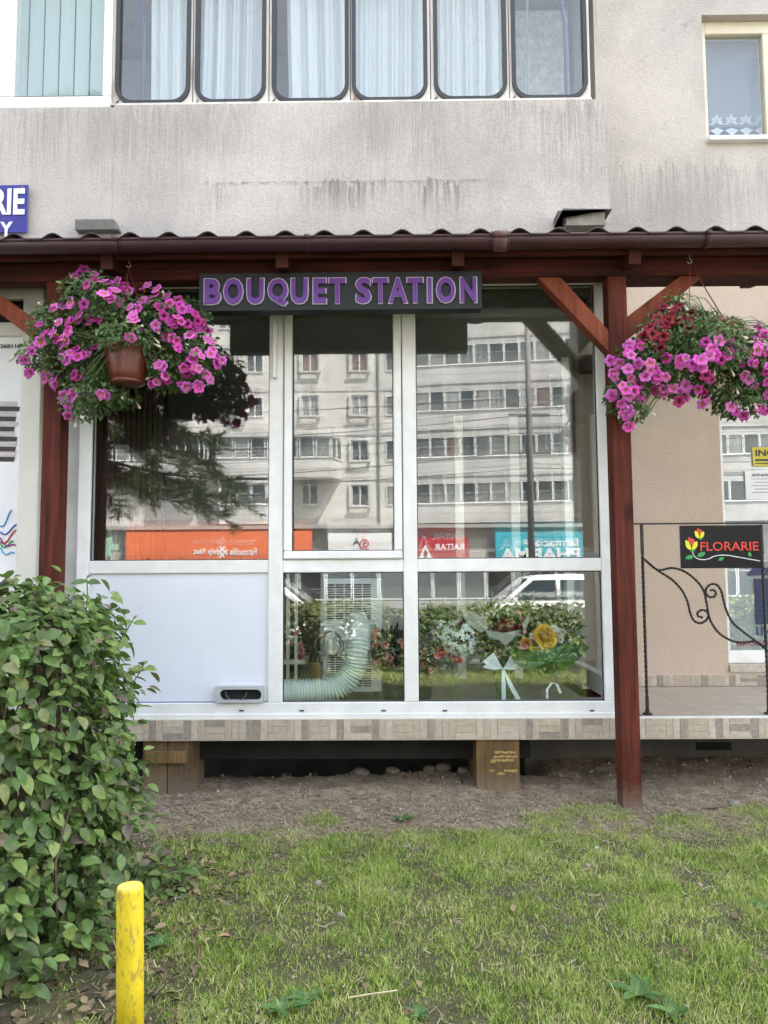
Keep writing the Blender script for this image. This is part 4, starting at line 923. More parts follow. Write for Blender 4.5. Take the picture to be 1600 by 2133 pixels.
def flower_mesh(name, Rr, cols, lobes=5, mat=None, cup=.35, notch=.16):
    """funnel flower facing +Z; cols: throat, inner, face, edge"""
    n_ = lobes * 6; rings = [(.10, -.85, 0), (.14, -.35, 0), (.30, -.02, 1), (.62, .08, 2), (.86, .10, 2), (1.0, .02, 3)]
    vs = []; tc = []
    for ri, (rr_, z, ci) in enumerate(rings):
        for i in range(n_):
            a = 2 * PI * i / n_; lob = abs(math.cos(lobes * a / 2)); m_ = 1 - notch * (1 - lob) ** 1.5 * (rr_ ** 2) * 1.6
            ruf = .05 * math.sin(lobes * a * 2 + 1) * rr_ ** 2
            vs.append((Rr * rr_ * m_ * math.cos(a), Rr * rr_ * m_ * math.sin(a), Rr * (z * (1 if z < 0 else 1) * 1.0 + ruf + (lob - .5) * .10 * rr_)))
            c = cols[ci]; vein = .78 if (i % 6 in (0,) and ci in (1, 2)) else 1
            tc.append(tuple(q * vein for q in c))
    fs = [(r_ * n_ + i, r_ * n_ + (i + 1) % n_, (r_ + 1) * n_ + (i + 1) % n_, (r_ + 1) * n_ + i) for r_ in range(len(rings) - 1) for i in range(n_)]
    me = bpy.data.meshes.new(name); me.from_pydata(vs, [], fs); me.materials.append(mat or M['petal'])
    at_ = me.color_attributes.new('tint', 'FLOAT_COLOR', 'POINT')
    at_.data.foreach_set('color', np.array([(*c, 1) for c in tc], dtype=np.float32).ravel())
    me.polygons.foreach_set('use_smooth', [True] * len(fs)); me.update(); return me
M['petal'] = m_attr('petal_colour')
FM = {'pink': flower_mesh('flower', .031, [(.45, .25, .02), (.30, .02, .14), (.62, .060, .44), (.70, .11, .54)]),
      'magenta': flower_mesh('flower', .030, [(.10, .01, .04), (.20, .008, .09), (.42, .018, .22), (.52, .04, .32)]),
      'light': flower_mesh('flower', .033, [(.62, .40, .05), (.45, .10, .20), (.66, .13, .50), (.74, .22, .60)]),
      'crimson': flower_mesh('flower', .031, [(.02, .002, .004), (.06, .002, .008), (.24, .004, .022), (.30, .008, .035)]),
      'white': flower_mesh('flower', .028, [(.40, .38, .08), (.60, .60, .45), (.72, .72, .66), (.76, .76, .72)]),
      'salmon': flower_mesh('flower', .026, [(.5, .3, .1), (.55, .12, .12), (.66, .22, .26), (.72, .34, .36)]),
      'orange': flower_mesh('flower', .026, [(.4, .1, .02), (.60, .08, .03), (.65, .10, .05), (.68, .14, .08)])}
GREEN = [(0, (.030, .060, .018)), (.35, (.050, .10, .028)), (.7, (.085, .15, .04)), (1, (.14, .20, .07))]
M['leaf_pet'] = m_leaf('petunia_leaf', GREEN, True, .6)
M['leaf_hedge'] = m_leaf('shrub_leaf_mass', [(0, (.045, .085, .020)), (.35, (.080, .145, .032)), (.7, (.130, .215, .048)), (.88, (.18, .23, .06)), (.96, (.15, .14, .07)), (1, (.14, .10, .09))], True, .55, patch=(.12, .10, .085))
M['leaf_hedge_o'] = m_leaf('shrub_leaf', [(0, (.050, .095, .022)), (.4, (.085, .16, .036)), (.75, (.14, .235, .052)), (.9, (.21, .26, .06)), (1, (.16, .16, .08))], False, .55, patch=(.13, .11, .09))
M['twig'] = pm('brown_twig', (.10, .075, .05), (.16, .12, .08), 30, .8)
M['stem_green'] = pm('green_stem', (.07, .12, .03), (.10, .15, .05), 30, .7)

# ------------------------------------------------------------ hanging baskets
def basket(anchor, pots, flowers, blobs, scale, origin, label, seed, flabel, hook):
    r = random.Random(seed); yb_ = -.42
    base = at(anchor[0], anchor[1], yb_); t = empty('hanging_basket', base, label=label, cat='hanging basket')
    kk_ = 1 / ppm(yb_)
    # pot
    pr = 49 * kk_; ph = 78 * kk_
    b = MB(); b.lathe([(pr * .66, 0), (pr * .72, .004), (pr * .80, ph * .22), (pr * .96, ph * .62), (pr * 1.0, ph * .88), (pr * 1.04, ph * .90), (pr * 1.04, ph), (pr * .96, ph), (pr * .9, ph * .8)], 36)
    pot = b.build('pot', M['pot'], t, smooth=True)
    b = MB(); b.lathe([(pr * .68, -.012), (pr * .74, -.008), (pr * .76, .004)], 36); b.build('drip_tray', M['pot'], pot, smooth=True)
    hk = at(hook[0], hook[1], yb_) - base
    b = MB(); b.tube([(hk.x, 0, zb2 - .03 - base.z), (hk.x, 0, hk.z + .02)] + [(hk.x + .011 * math.sin(a), 0, hk.z + .009 + .011 * math.cos(a)) for a in (0, .8, 1.6, 2.4, 3.2, 4.0, 4.8)], .002, 6); b.build('hook', M['metal'], t, smooth=True)
    b = MB()
    for q in range(3): a = q * 2.094 + .5; b.tube([(hk.x, 0, hk.z), (pr * math.cos(a), pr * math.sin(a), ph)], .0022, 5)
    b.build('hanger', M['pot'], t, smooth=True)
    # foliage blobs: world ellipsoids around pixel centres
    E = []
    for (px, py, rx, rz_, dy) in blobs:
        c = at(px, py, yb_ + dy) - base; E.append((c, rx * kk_, .13 + .35 * min(rx, rz_) * kk_, rz_ * kk_))
    lst = []; tot = sum(e[1] * e[3] for e in E)
    for e in E:
        for _ in range(int(9800 * e[1] * e[3] / tot)):
            v = rv(r); rad = r.uniform(.45, 1.12) ** .7; p = e[0] + Vector((v.x * e[1], v.y * e[2], v.z * e[3])) * rad
            if abs(p.x) < pr * 1.02 and p.y < .1 and -.01 < p.z < ph * .72 and pots: 
                if r.random() < .96: continue
            nn = (v * .6 + rv(r) * .8 + Vector((0, 0, .5))); lst.append((p, frame_from(nn, v + rv(r) * .8 + Vector((0, 0, -.3))), r.uniform(.55, 1.25)))
    tag(inst('foliage', leaves_np(lst, .030, .0145, .3, .25, 3, 'foliage', M['leaf_pet']), t), kind='stuff')
    b = MB()
    for e in E:
        for _ in range(26):
            v = rv(r); p = e[0] + Vector((v.x * e[1], v.y * e[2], v.z * e[3])); s0 = Vector((r.uniform(-.6, .6) * pr, r.uniform(-.6, .6) * pr, ph))
            if p.y < 0 and abs(p.x) < pr and p.z < ph: continue
            mid = (s0 + p) / 2 + Vector((0, 0, .06)); b.tube([s0, mid, p], .0014, 3, False)
    b.build('stems', M['stem_green'], t, fixn=False)['kind'] = 'stuff'
    # flowers
    cam_l = CAM - base
    n = 0
    ext = [(cx + r.uniform(-32, 32), cy + r.uniform(-28, 28), kind) for (cx, cy, kind) in flowers if r.random() < .72]
    for (cx, cy, kind) in flowers + ext:
        px, py = origin[0] + cx / scale, origin[1] + cy / scale
        # push onto the front of the foliage
        g = at(px, py, yb_) - base; best = .0; 
        for e in E:
            u = ((g.x - e[0].x) / e[1]) ** 2 + ((g.z - e[0].z) / e[3]) ** 2
            if u < 1: best = min(best, e[0].y - e[2] * math.sqrt(1 - u))
        p = at(px, py, yb_ + best - .012) - base
        out = (p - Vector((0, .05, ph * .6))).normalized(); nn = Vector((0, -1, .22)) * .85 + out * .5 + rv(r) * .62
        mt = kind if kind == 'crimson' else r.choice(('pink', 'pink', 'light', 'light', 'light', 'magenta')) if kind == 'p' else kind
        m3 = frame_from(nn, Vector((0, 0, 1)) + rv(r) * 1.5)
        o = inst('flower', FM[mt], t, p, m3.to_euler(), r.uniform(.74, 1.12) * .92); n += 1
    # buds and spent blossoms
    b = MB()
    for _ in range(26):
        e = r.choice(E); v = rv(r); v.y = -abs(v.y); p = e[0] + Vector((v.x * e[1], v.y * e[2], v.z * e[3])) * 1.05
        d = (v + Vector((0, -.3, -.9 + r.random()))).normalized(); b.tube([p, p + d * .02, p + d * .038, p + d * .046], [.002, .0035, .007, .003], 6)
    b.build('spent_blossoms', pm('pale_wilted_petal', (.42, .36, .22), (.55, .45, .38), 30, .8), t, smooth=True)['kind'] = 'stuff'
    return t
fl1 = [(420, 335), (480, 315), (525, 320), (525, 355), (480, 380), (570, 360), (575, 430), (610, 370), (650, 365), (640, 410), (690, 390), (715, 415), (620, 460), (665, 480), (720, 505), (740, 540), (745, 580), (790, 635), (390, 480), (465, 490), (295, 515), (350, 505), (325, 590), (375, 585), (435, 575), (500, 570), (540, 575), (220, 600), (245, 650), (290, 650), (375, 650), (330, 680), (362, 695), (315, 690),
       (795, 400), (870, 405), (855, 445), (810, 467), (895, 505), (920, 445), (910, 555), (965, 600), (1000, 490), (1010, 520), (940, 470), (985, 560), (1050, 525), (1085, 545), (1040, 600), (1075, 615), (1100, 585), (1125, 590), (1105, 630), (1155, 635), (1070, 660), (1170, 695), (925, 665), (985, 725), (865, 605), (960, 680), (1080, 760), (1120, 775), (1170, 765), (1070, 795), (1020, 845), (1080, 850), (1105, 850), (1205, 820), (1235, 800), (1165, 905), (1035, 950), (880, 825), (920, 895), (930, 915), (525, 725), (485, 770), (430, 780), (345, 785), (385, 760), (240, 860), (300, 910), (270, 890), (300, 950), (410, 880), (355, 1000), (390, 975), (410, 1005), (380, 1050), (375, 1105), (385, 1115), (120, 795), (175, 750), (165, 870), (185, 730), (225, 700), (725, 675), (840, 935), (560, 990), (1100, 940)]
def colour1(x, y):
    if 880 < x < 1140 and 430 < y < 640: return 'magenta' if (x + y) % 3 else 'pink'
    return 'p'
bl1_ = [(266, 716, 50, 13, -.16), (262, 700, 60, 20, -.10), (195, 620, 62, 48, 0), (262, 660, 72, 45, .02), (120, 690, 52, 60, .03), (150, 760, 62, 55, .06), (355, 665, 82, 45, .03), (395, 715, 52, 50, .05), (425, 750, 30, 45, .05), (335, 770, 40, 45, .08), (195, 815, 62, 48, .06), (250, 830, 40, 14, .12), (270, 690, 95, 30, .08), (175, 710, 70, 60, .1), (365, 770, 50, 40, .08), (75, 745, 30, 25, .02), (165, 850, 25, 25, .02)]
basket((266, 796), True, [(x, y, colour1(x, y)) for x, y in fl1], bl1_, 2.6667, (0, 450), 'hanging basket with terracotta pot full of trailing pink petunias, in front of the left post', 11, '', (268, 556))
fl2 = [(x, y, 'crimson') for x, y in ((1015, 500), (1105, 495), (1175, 535), (985, 565), (1035, 605), (1010, 600), (1090, 580), (1145, 570), (1160, 625), (940, 615), (960, 655), (910, 670), (980, 705), (1020, 670), (1100, 540), (1485, 640), (1130, 560))]
fl2 += [(x, y, 'p') for x, y in ((875, 705), (830, 720), (820, 760), (1035, 790), (945, 820), (970, 850), (880, 820), (825, 860), (840, 905), (885, 930), (920, 890), (1030, 895), (990, 885), (1110, 800), (1145, 790), (1185, 830), (1240, 845), (1215, 800), (1105, 960), (1140, 945), (1280, 910), (1255, 700), (1330, 690), (1290, 740), (1300, 775), (1340, 800), (1400, 695), (1430, 640), (1525, 650), (1400, 765), (1437, 765), (1455, 820), (1470, 885), (1510, 765), (1530, 740), (1550, 720), (1530, 820), (1525, 950), (1580, 660), (1590, 760), (1590, 860), (1595, 920), (1550, 620), (1545, 1065), (1590, 1085), (1590, 980), (725, 805), (775, 820), (750, 900), (735, 1005), (790, 940), (890, 1005), (975, 970), (1020, 960), (850, 975), (830, 1080), (785, 1045), (815, 1165), (810, 1110), (1235, 1045), (1105, 1030), (1240, 980), (1395, 1060), (1465, 1110), (1130, 1000), (1460, 740), (1640, 700), (1680, 760), (1700, 840), (1660, 900), (1720, 900), (1650, 1000), (1700, 1050))]
bl2_ = [(1490, 715, 62, 48, -.14), (1490, 745, 55, 25, -.13), (1390, 700, 60, 55, .02), (1450, 690, 60, 35, .06), (1400, 640, 22, 26, 0), (1340, 760, 62, 55, .03), (1300, 820, 34, 48, .04), (1410, 780, 80, 45, .04), (1500, 720, 75, 40, .04), (1520, 790, 70, 55, .06), (1590, 760, 70, 70, .06), (1545, 840, 60, 28, .06), (1320, 860, 28, 20, .03), (1650, 790, 50, 70, .08)]
basket((1490, 752), False, fl2, bl2_, 2.6667, (1000, 450), 'hanging basket of dark red and pink petunias cut off by the right edge', 12, '', (1437, 548))

# ------------------------------------------------------------ left shrub
LV, LF = leafmesh(.060, .037, .22, .22, 5)
LM = []
for i, (l_, w_, dr) in enumerate(((.056, .033, .2), (.050, .026, .38), (.060, .036, .1))):
    v_, f_ = leafmesh(l_, w_, .25 - i * .05, dr, 5); b = MB(); b.add(v_, f_); LM.append(b.mesh('leaf', M['leaf_hedge_o'], True, fixn=False))
hb = (-2.25, -1.0, -2.0, -1.0, .0, 1.13)
def shrub(name, label, box, nleaf, seed, big, L_, W_, segs, mat, hard=.0, cat='shrub', nobj=0, loc=None, cut=None, ntw=320, extra=()):
    r = random.Random(seed); x0, x1, y0, y1, z0, z1 = box; loc = loc or ((x0 + x1) / 2, (y0 + y1) / 2, z0); t = empty(name, loc, label=label, cat=cat); lv = Vector(loc)
    lst = []; cx, cy = (x0 + x1) / 2, (y0 + y1) / 2; hx, hy = (x1 - x0) / 2, (y1 - y0) / 2
    def samp():
        # pick a face by area: top, front, back, ends
        Aw = [('t', 4 * hx * hy * 1.25), ('f', 2 * hx * (z1 - z0)), ('b', 2 * hx * (z1 - z0)), ('r', 2 * hy * (z1 - z0)), ('l', 2 * hy * (z1 - z0))]
        tt = r.random() * sum(a_[1] for a_ in Aw)
        for f, a_ in Aw:
            tt -= a_
            if tt < 0: break
        u, v = r.uniform(-1, 1), r.uniform(-1, 1); h = z0 + (z1 - z0) * (v + 1) / 2
        if f == 't': p = Vector((u * hx, v * hy, z1)); n_ = Vector((0, 0, 1))
        elif f == 'f': p = Vector((u * hx, -hy, h)); n_ = Vector((0, -1, 0))
        elif f == 'b': p = Vector((u * hx, hy, h)); n_ = Vector((0, 1, 0))
        elif f == 'r': p = Vector((hx, u * hy, h)); n_ = Vector((1, 0, 0))
        else: p = Vector((-hx, u * hy, h)); n_ = Vector((-1, 0, 0))
        # round the corners
        rr_ = min(hx, hy, .42); q = Vector((max(-hx + rr_, min(hx - rr_, p.x)), max(-hy + rr_, min(hy - rr_, p.y)), min(z1 - rr_ * .55, p.z))); d = p - q
        if d.length > rr_ * .55: d2 = d.normalized(); p = q + Vector((d2.x * rr_, d2.y * rr_, d2.z * rr_ * .55)); n_ = d2
        p += Vector((cx, cy, 0))
        bulge = .12 * noise.noise(p * 2.4 + Vector((seed, 0, 0))) + .09 * noise.noise(p * 6.5) + (max(0, r.gauss(-.02, .045)) if not hard else 0)
        p += n_ * (bulge * (1 - hard) + .03 - abs(r.gauss(0, .085)))
        return p, n_
    for _ in range(nleaf):
        p, n_ = samp()
        if cut and cut(p): continue
        if noise.noise(p * 5.5 + Vector((9, seed, 2))) < (-.16 if not hard else -.5) and r.random() < .82: continue
        nn = n_ * .55 + Vector((0, 0, .75)) + rv(r) * .75; lst.append((p - lv, frame_from(nn, n_ * .7 + Vector((0, 0, -.4)) + rv(r) * 1.0), r.choice((.45, .6, .75, .85, .95, 1.05, 1.15)) * r.uniform(.9, 1.1)))
    for (c, rad, cnt) in extra:
        for _ in range(cnt):
            v = rv(r); p = Vector(c) + Vector((v.x * rad[0], v.y * rad[1], abs(v.z) * rad[2])) * r.random() ** .4
            lst.append((p - lv, frame_from(Vector((0, -.2, 1)) + rv(r) * .5, v + Vector((0, 0, -.2)) + rv(r) * .4), r.uniform(.7, 1.2)))
    if nobj:
        vis = []
        for q in lst:
            d = CM.inverted() @ (q[0] + lv - CAM); px = 800 + FPX * d.x / -d.z; py = 1066 - FPX * d.y / -d.z
            vis.append((-d.z + (99 if not (-20 < px < 420 and py < 2140) else 0) + r.random() * .35, q))
        vis.sort(key=lambda a_: a_[0]); top = vis[:nobj]; lst = [q for _, q in vis[nobj:]]
        for _, q in top: inst('leaf', LM[r.randrange(3)], t, q[0], q[1].to_euler(), q[2])
    tag(inst('leaf_mass', leaves_np(lst, L_, W_, .25, .22, segs, 'leaf_mass', mat), t), kind='stuff')
    b = MB()
    for _ in range(ntw):
        p, n_ = samp(); 
        if cut and cut(p): continue
        s0 = Vector((cx + (p.x - cx) * .75 + r.uniform(-.1, .1), cy + (p.y - cy) * .6, z0)); s0.z = z0 - .02
        if abs(p.x - s0.x) > .5: s0.x = p.x + r.uniform(-.2, .2)
        mid = s0.lerp(p, .55) + Vector((r.uniform(-.05, .05), r.uniform(-.05, .05), .05)); b.tube([s0 - lv, mid - lv, p - lv], [.007, .004, .0015], 4, False)
    b.build('twigs', M['twig'], t, fixn=False)['kind'] = 'stuff'
    return t
sh = shrub('leafy_shrub', 'dense green dogwood-like shrub with some purplish leaves in front of the shop at left', hb, 27000, 21, .06, .052, .030, 4, M['leaf_hedge'], cat='shrub', nobj=300, cut=None,
      extra=(((-.86, -1.22, .0), (.17, .13, .10), 80), ((-1.0, -1.2, .0), (.18, .2, .16), 90), ((-.93, -1.30, .0), (.20, .14, .09), 70), ((-1.05, -1.75, .02), (.25, .18, .2), 120), ((-1.0, -1.3, .25), (.16, .25, .3), 160), ((-1.25, -1.95, .03), (.35, .1, .22), 120)))
# loose shoots sticking out of the shrub
for px, py, hgt, Y in ((181, 1205, .085, -1.5), (278, 1290, .05, -1.3), (300, 1385, .05, -1.3), (255, 1540, .06, -1.3), (268, 1610, .12, -1.15)):
    tp_ = at(px, py, Y); b = MB(); bs_ = tp_ + Vector((-.05 if px > 200 else .0, 0, -hgt - .03)); b.tube([bs_ - sh.location, (tp_ + bs_) / 2 - sh.location + Vector((.004, 0, .004)), tp_ - sh.location], .0022, 5); b.build('shoot', M['stem_green'], sh)
    for s_ in (-1, 1): inst('leaf', LM[0], sh, tp_ - sh.location - Vector((0, 0, .012)), frame_from((s_ * -.2, -.55, .8), (s_, -.1, -.25)).to_euler(), .95)
    inst('leaf', LM[1], sh, tp_ - sh.location, frame_from((0, -.8, .5), (.2, -.3, .9)).to_euler(), .45)

# hedges behind the photographer (seen in the glass)
hm = m_leaf('clipped_hedge_leaf', [(0, (.035, .06, .02)), (.4, (.075, .11, .034)), (.75, (.15, .17, .05)), (1, (.28, .20, .09))], True, .6)
shrub('clipped_hedge', 'low clipped hedge with browned top reflected at the lower right pane', (.0, 6.5, -5.35, -4.55, .0, .74), 24000, 31, .04, .074, .050, 3, hm, hard=.7, cat='hedge', ntw=200)
shrub('clipped_hedge', 'low clipped green hedge reflected left of the air conditioner', (-7.5, .02, -5.35, -4.6, .0, .78), 24000, 32, .04, .074, .050, 3, hm, hard=.7, cat='hedge', ntw=160)

# ------------------------------------------------------------ grass, litter, pebbles
def grass(n, x0, x1, y0, y1, hmin, hmax, wd, seed, mask=None):
    rs = np.random.RandomState(seed); P_ = np.empty((0, 2))
    X_ = rs.uniform(x0, x1, n); Y_ = rs.uniform(y0, y1, n); keep = np.ones(n, bool); hs = np.ones(n)
    for i in range(n):
        x, y = X_[i], Y_[i]
        a_ = noise.noise(Vector((x * 1.3, y * 1.3, 5))) ; b_ = noise.noise(Vector((x * 5, y * 5, 9))); c_ = noise.noise(Vector((x * 14, y * 14, 2)))
        d = .74 + .35 * a_ + .45 * b_ + .6 * c_
        e = y + .25 * a_ + .10 * b_
        if e > -.62: d -= (e + .62) * 7
        if x < -.75 and y > -2.05: d -= .55
        for (tx, ty, tr) in TUFTS:
            q = ((x - tx) / tr) ** 2 + ((y - ty) / (tr * .7)) ** 2
            if q < 1: d = max(d, .9 * (1 - q) + .3)
        keep[i] = rs.rand() < d; hs[i] = .50 + .8 * max(0, .5 + b_ + .5 * a_ + .5 * c_)
    X_, Y_, hs = X_[keep], Y_[keep], hs[keep]; n = len(X_)
    Zs = np.array([gh(a_, b_) for a_, b_ in zip(X_, Y_)]) - .003
    h = rs.uniform(hmin, hmax, n) * hs; th_ = rs.uniform(0, 2 * PI, n); lean = rs.beta(2.0, 1.3, n) * 1.55; w_ = rs.uniform(.6, 1.2, n) * wd; fa = rs.uniform(0, 2 * PI, n)
    dx, dy = np.cos(th_), np.sin(th_); px_, py_ = -np.sin(fa) * w_ / 2, np.cos(fa) * w_ / 2
    V = np.empty((n, 5, 3)); base = np.stack([X_, Y_, Zs], 1)
    mid = base + np.stack([dx * np.sin(lean * .45) * h * .55, dy * np.sin(lean * .45) * h * .55, np.cos(lean * .45) * h * .55], 1)
    tip = mid + np.stack([dx * np.sin(lean) * h * .5, dy * np.sin(lean) * h * .5, np.cos(lean) * h * .5], 1)
    off = np.stack([px_, py_, np.zeros(n)], 1)
    V[:, 0] = base - off; V[:, 1] = base + off; V[:, 2] = mid - off * .8; V[:, 3] = mid + off * .8; V[:, 4] = tip
    T = np.array([(0, 1, 3), (0, 3, 2), (2, 3, 4)]); F = T[None] + (np.arange(n) * 5)[:, None, None]
    return V.reshape(-1, 3), F.reshape(-1, 3)
TUFTS = [(.95, -.36, .20), (.70, -.50, .15), (1.75, -.45, .30), (1.35, -.48, .18), (-.35, -.42, .12), (.0, -.62, .12), (1.12, -.28, .08), (2.2, -.4, .3)]
gm, gn, gp = newmat('mown_grass_blades')
ri = N(gn, 'ShaderNodeNewGeometry').outputs['Random Per Island']; v_ = coords(gn, world=True)
patch = ramp(gn, noi(gn, v_, 2.6, 6, .7), [(.38, (0, 0, 0)), (.68, (1, 1, 1))])
fac = mth(gn, 'ADD', mth(gn, 'MULTIPLY', ri, .72), mth(gn, 'MULTIPLY', patch.outputs[0], .25))
gcol = ramp(gn, fac, [(.05, (.055, .115, .016)), (.25, (.16, .275, .034)), (.52, (.34, .44, .090)), (.76, (.50, .50, .21)), (.95, (.74, .64, .40))])
L(gn, gcol.outputs[0], gp.inputs['Base Color']); gp.inputs['Roughness'].default_value = .65; gp.inputs['Specular IOR Level'].default_value = .25
tr = N(gn, 'ShaderNodeBsdfTranslucent'); L(gn, gcol.outputs[0], tr.inputs[0]); mx = N(gn, 'ShaderNodeMixShader'); mx.inputs[0].default_value = .3
L(gn, gp.outputs[0], mx.inputs[1]); L(gn, tr.outputs[0], mx.inputs[2]); L(gn, mx.outputs[0], gn.nodes['Material Output'].inputs[0])
V1, F1 = grass(380000, -1.9, 2.1, -2.35, -.25, .010, .034, .0027, 1)
V2, F2 = grass(90000, -4.0, 5.0, -6.0, -2.35, .02, .06, .008, 2)
V3, F3 = grass(3500, -1.2, 1.8, -2.3, -.8, .04, .08, .0032, 3)
Vg = np.concatenate([V1, V2, V3]); Fg = np.concatenate([F1, F2 + len(V1), F3 + len(V1) + len(V2)])
tag(inst('lawn_grass', npmesh('lawn_grass', Vg, Fg, gm)), 'mown lawn with green and dry yellow blades', 'grass', kind='stuff')
# straw lying on the soil and under the lawn
rs = np.random.RandomState(8); n = 17000
X_ = rs.uniform(-1.6, 2.3, n); Y_ = np.where(rs.rand(n) < .88, rs.normal(-.38, .20, n), rs.uniform(-2.3, .3, n)); th_ = rs.uniform(0, PI, n); ln_ = rs.uniform(.015, .06, n)
Zs = np.array([gh(a_, b_) for a_, b_ in zip(X_, Y_)]) + rs.uniform(.002, .012, n)
d = np.stack([np.cos(th_) * ln_ / 2, np.sin(th_) * ln_ / 2, rs.uniform(-.004, .006, n)], 1); o_ = np.stack([-np.sin(th_), np.cos(th_), np.zeros(n)], 1) * .0015; c_ = np.stack([X_, Y_, Zs], 1)
V = np.stack([c_ - d - o_, c_ - d + o_, c_ + d + o_, c_ + d - o_], 1).reshape(-1, 3); F = np.arange(n * 4).reshape(-1, 4)
def m_island(name, stops, rough=.9):
    m, n_, p = newmat(name); L(n_, ramp(n_, N(n_, 'ShaderNodeNewGeometry').outputs['Random Per Island'], stops).outputs[0], p.inputs['Base Color']); p.inputs['Roughness'].default_value = rough; return m
tag(inst('dry_straw', npmesh('dry_straw', V, F, m_island('dry_straw', [(0, (.13, .10, .06)), (.5, (.24, .19, .12)), (1, (.42, .36, .25))]))), 'dry straw strewn over the bare soil by the shop', 'straw', kind='stuff')
# pebbles and clods
r = random.Random(4); vs, fs = [], []
oc = [(1, 0, 0), (0, 1, 0), (-1, 0, 0), (0, -1, 0), (0, 0, 1), (0, 0, -1)]; of = [(0, 1, 4), (1, 2, 4), (2, 3, 4), (3, 0, 4), (1, 0, 5), (2, 1, 5), (3, 2, 5), (0, 3, 5)]
for i in range(6500):
    x = r.uniform(-1.7, 2.4); y = r.uniform(-.62, .68) if r.random() < .85 else r.uniform(-2.3, -.6); s_ = .0028 + .006 * r.random() ** 2 + (.012 * r.random() if r.random() < .05 else 0); R3 = Euler((r.random() * 6, r.random() * 6, r.random() * 6)).to_matrix()
    c = Vector((x, y, gh(x, y) + s_ * .2)); n0 = len(vs)
    for q in oc: vs.append(c + R3 @ (Vector(q) * s_ * r.uniform(.7, 1.2)))
    fs += [tuple(n0 + k_ for k_ in f) for f in of]
tag(inst('pebbles', npmesh('pebbles', np.array([tuple(v) for v in vs]), np.array(fs), m_island('pebble_grit', [(0, (.13, .10, .07)), (.6, (.26, .205, .15)), (.95, (.28, .25, .21)), (1, (.42, .40, .36))]))), 'small pebbles and clods on the bare soil', 'pebbles', kind='stuff')
# dead leaves below the shrub and on the lawn
lst = []
for i in range(1500):
    x, y = (r.uniform(-1.8, -.55), r.uniform(-2.3, -.9)) if r.random() < .94 else (r.uniform(-1, 2), r.uniform(-2.3, .3))
    lst.append((Vector((x, y, gh(x, y) + r.uniform(.003, .022))), frame_from(Vector((0, 0, 1)) + rv(r) * .5, rv(r)), r.uniform(.35, .95)))
tag(inst('dead_leaves', leaves_np(lst, .045, .026, .5, .15, 3, 'dead_leaves', m_island('dead_leaf', [(0, (.05, .036, .018)), (.6, (.12, .088, .045)), (1, (.24, .185, .105))]))), 'brown dead leaves lying under the shrub', 'leaf litter', kind='stuff')
# weeds
WL, WF = leafmesh(.075, .030, .3, .35, 5); b = MB(); b.add(WL, WF); WM = b.mesh('leaf', m_leaf('weed_leaf', [(0, (.05, .12, .03)), (1, (.09, .19, .05))], False, .5), True, fixn=False)
for px, py, s_, lb in ((838, 1708, .9, 'dark green rosette weed on the bare soil left of centre'), (590, 2105, 1.15, 'broad leaved weed at the bottom edge right of the bollard'), (640, 2085, .8, 'small weed tucked in the grass near the bottom edge'), (1330, 2075, 1.2, 'clump of broad leaves in the lawn at lower right'), (1400, 2110, .9, 'low weed at the bottom right of the lawn'), (330, 1975, .9, 'toothed dandelion leaves just right of the yellow bollard'), (400, 1830, 1.0, 'weed spreading from the shrub foot above the bollard'), (1590, 1900, .9, 'weed at the right edge of the lawn'), (870, 2120, .7, 'pale clover-like weed at bottom centre')):
    dd = (at(px, py, -2.0) - CAM).normalized(); t_ = -CAM.z / dd.z; p = CAM + dd * t_; p.z = gh(p.x, p.y); wv_ = empty('weed', p, r.random() * 6, lb, 'weed')
    for q in range(9):
        a = q * 2.4 + r.uniform(-.3, .3); inst('leaf', WM, wv_, (0, 0, .004), frame_from((-math.cos(a) * .55, -math.sin(a) * .55, .8), (math.cos(a), math.sin(a), .45)).to_euler(), s_ * r.uniform(.55, 1.0))
# single stones and scraps
def stone(px, py, s_, lb, mat=None, flat_=.6, name='stone', cat='stone'):
    dd = (at(px, py, -2.0) - CAM).normalized(); p = CAM + dd * (-CAM.z / dd.z); p.z = gh(p.x, p.y) + s_ * flat_ * .35
    bm = bmesh.new(); bmesh.ops.create_icosphere(bm, subdivisions=2, radius=1)
    for v in bm.verts: v.co *= 1 + .22 * noise.noise(v.co * 1.4 + Vector((px, 0, 0))); v.co = Vector((v.co.x * s_, v.co.y * s_ * .75, v.co.z * s_ * flat_))
    me = bpy.data.meshes.new(name); bm.to_mesh(me); bm.free(); me.materials.append(mat or M['stone']); me.polygons.foreach_set('use_smooth', [True] * len(me.polygons))
    return tag(inst(name, me, None, p, (0, 0, r.random() * 3)), lb, cat)
stone(1531, 1677, .034, 'smooth grey pebble on the soil right of the red post'); stone(710, 1914, .018, 'small pale stone in the lawn left of centre')
stone(370, 1674, .028, 'flat grey stone in front of the plank support box'); stone(925, 1612, .05, 'rounded stone under the slab left of the pale block'); stone(752, 1612, .06, 'angular long stone under the slab between the supports', flat_=.5)
stone(818, 1614, .045, 'tan stone in the dark under the floor slab', flat_=.45); stone(895, 1612, .045, 'yellowish stone second from the pale support block', flat_=.5); stone(965, 1615, .04, 'stone leaning at the foot of the pale support block')
stone(945, 1600, .05, 'large greyish stone deepest under the slab beside the pale block', flat_=.9)
stone(1243, 1766, .011, 'crumpled pale blue paper scrap on the lawn edge', flat('pale_blue_paper', (.50, .58, .62), .8), .6, 'paper_scrap', 'litter')
def gpt(px, py):
    dd = (at(px, py, -2.0) - CAM).normalized(); p = CAM + dd * (-CAM.z / dd.z); p.z = gh(p.x, p.y); return p
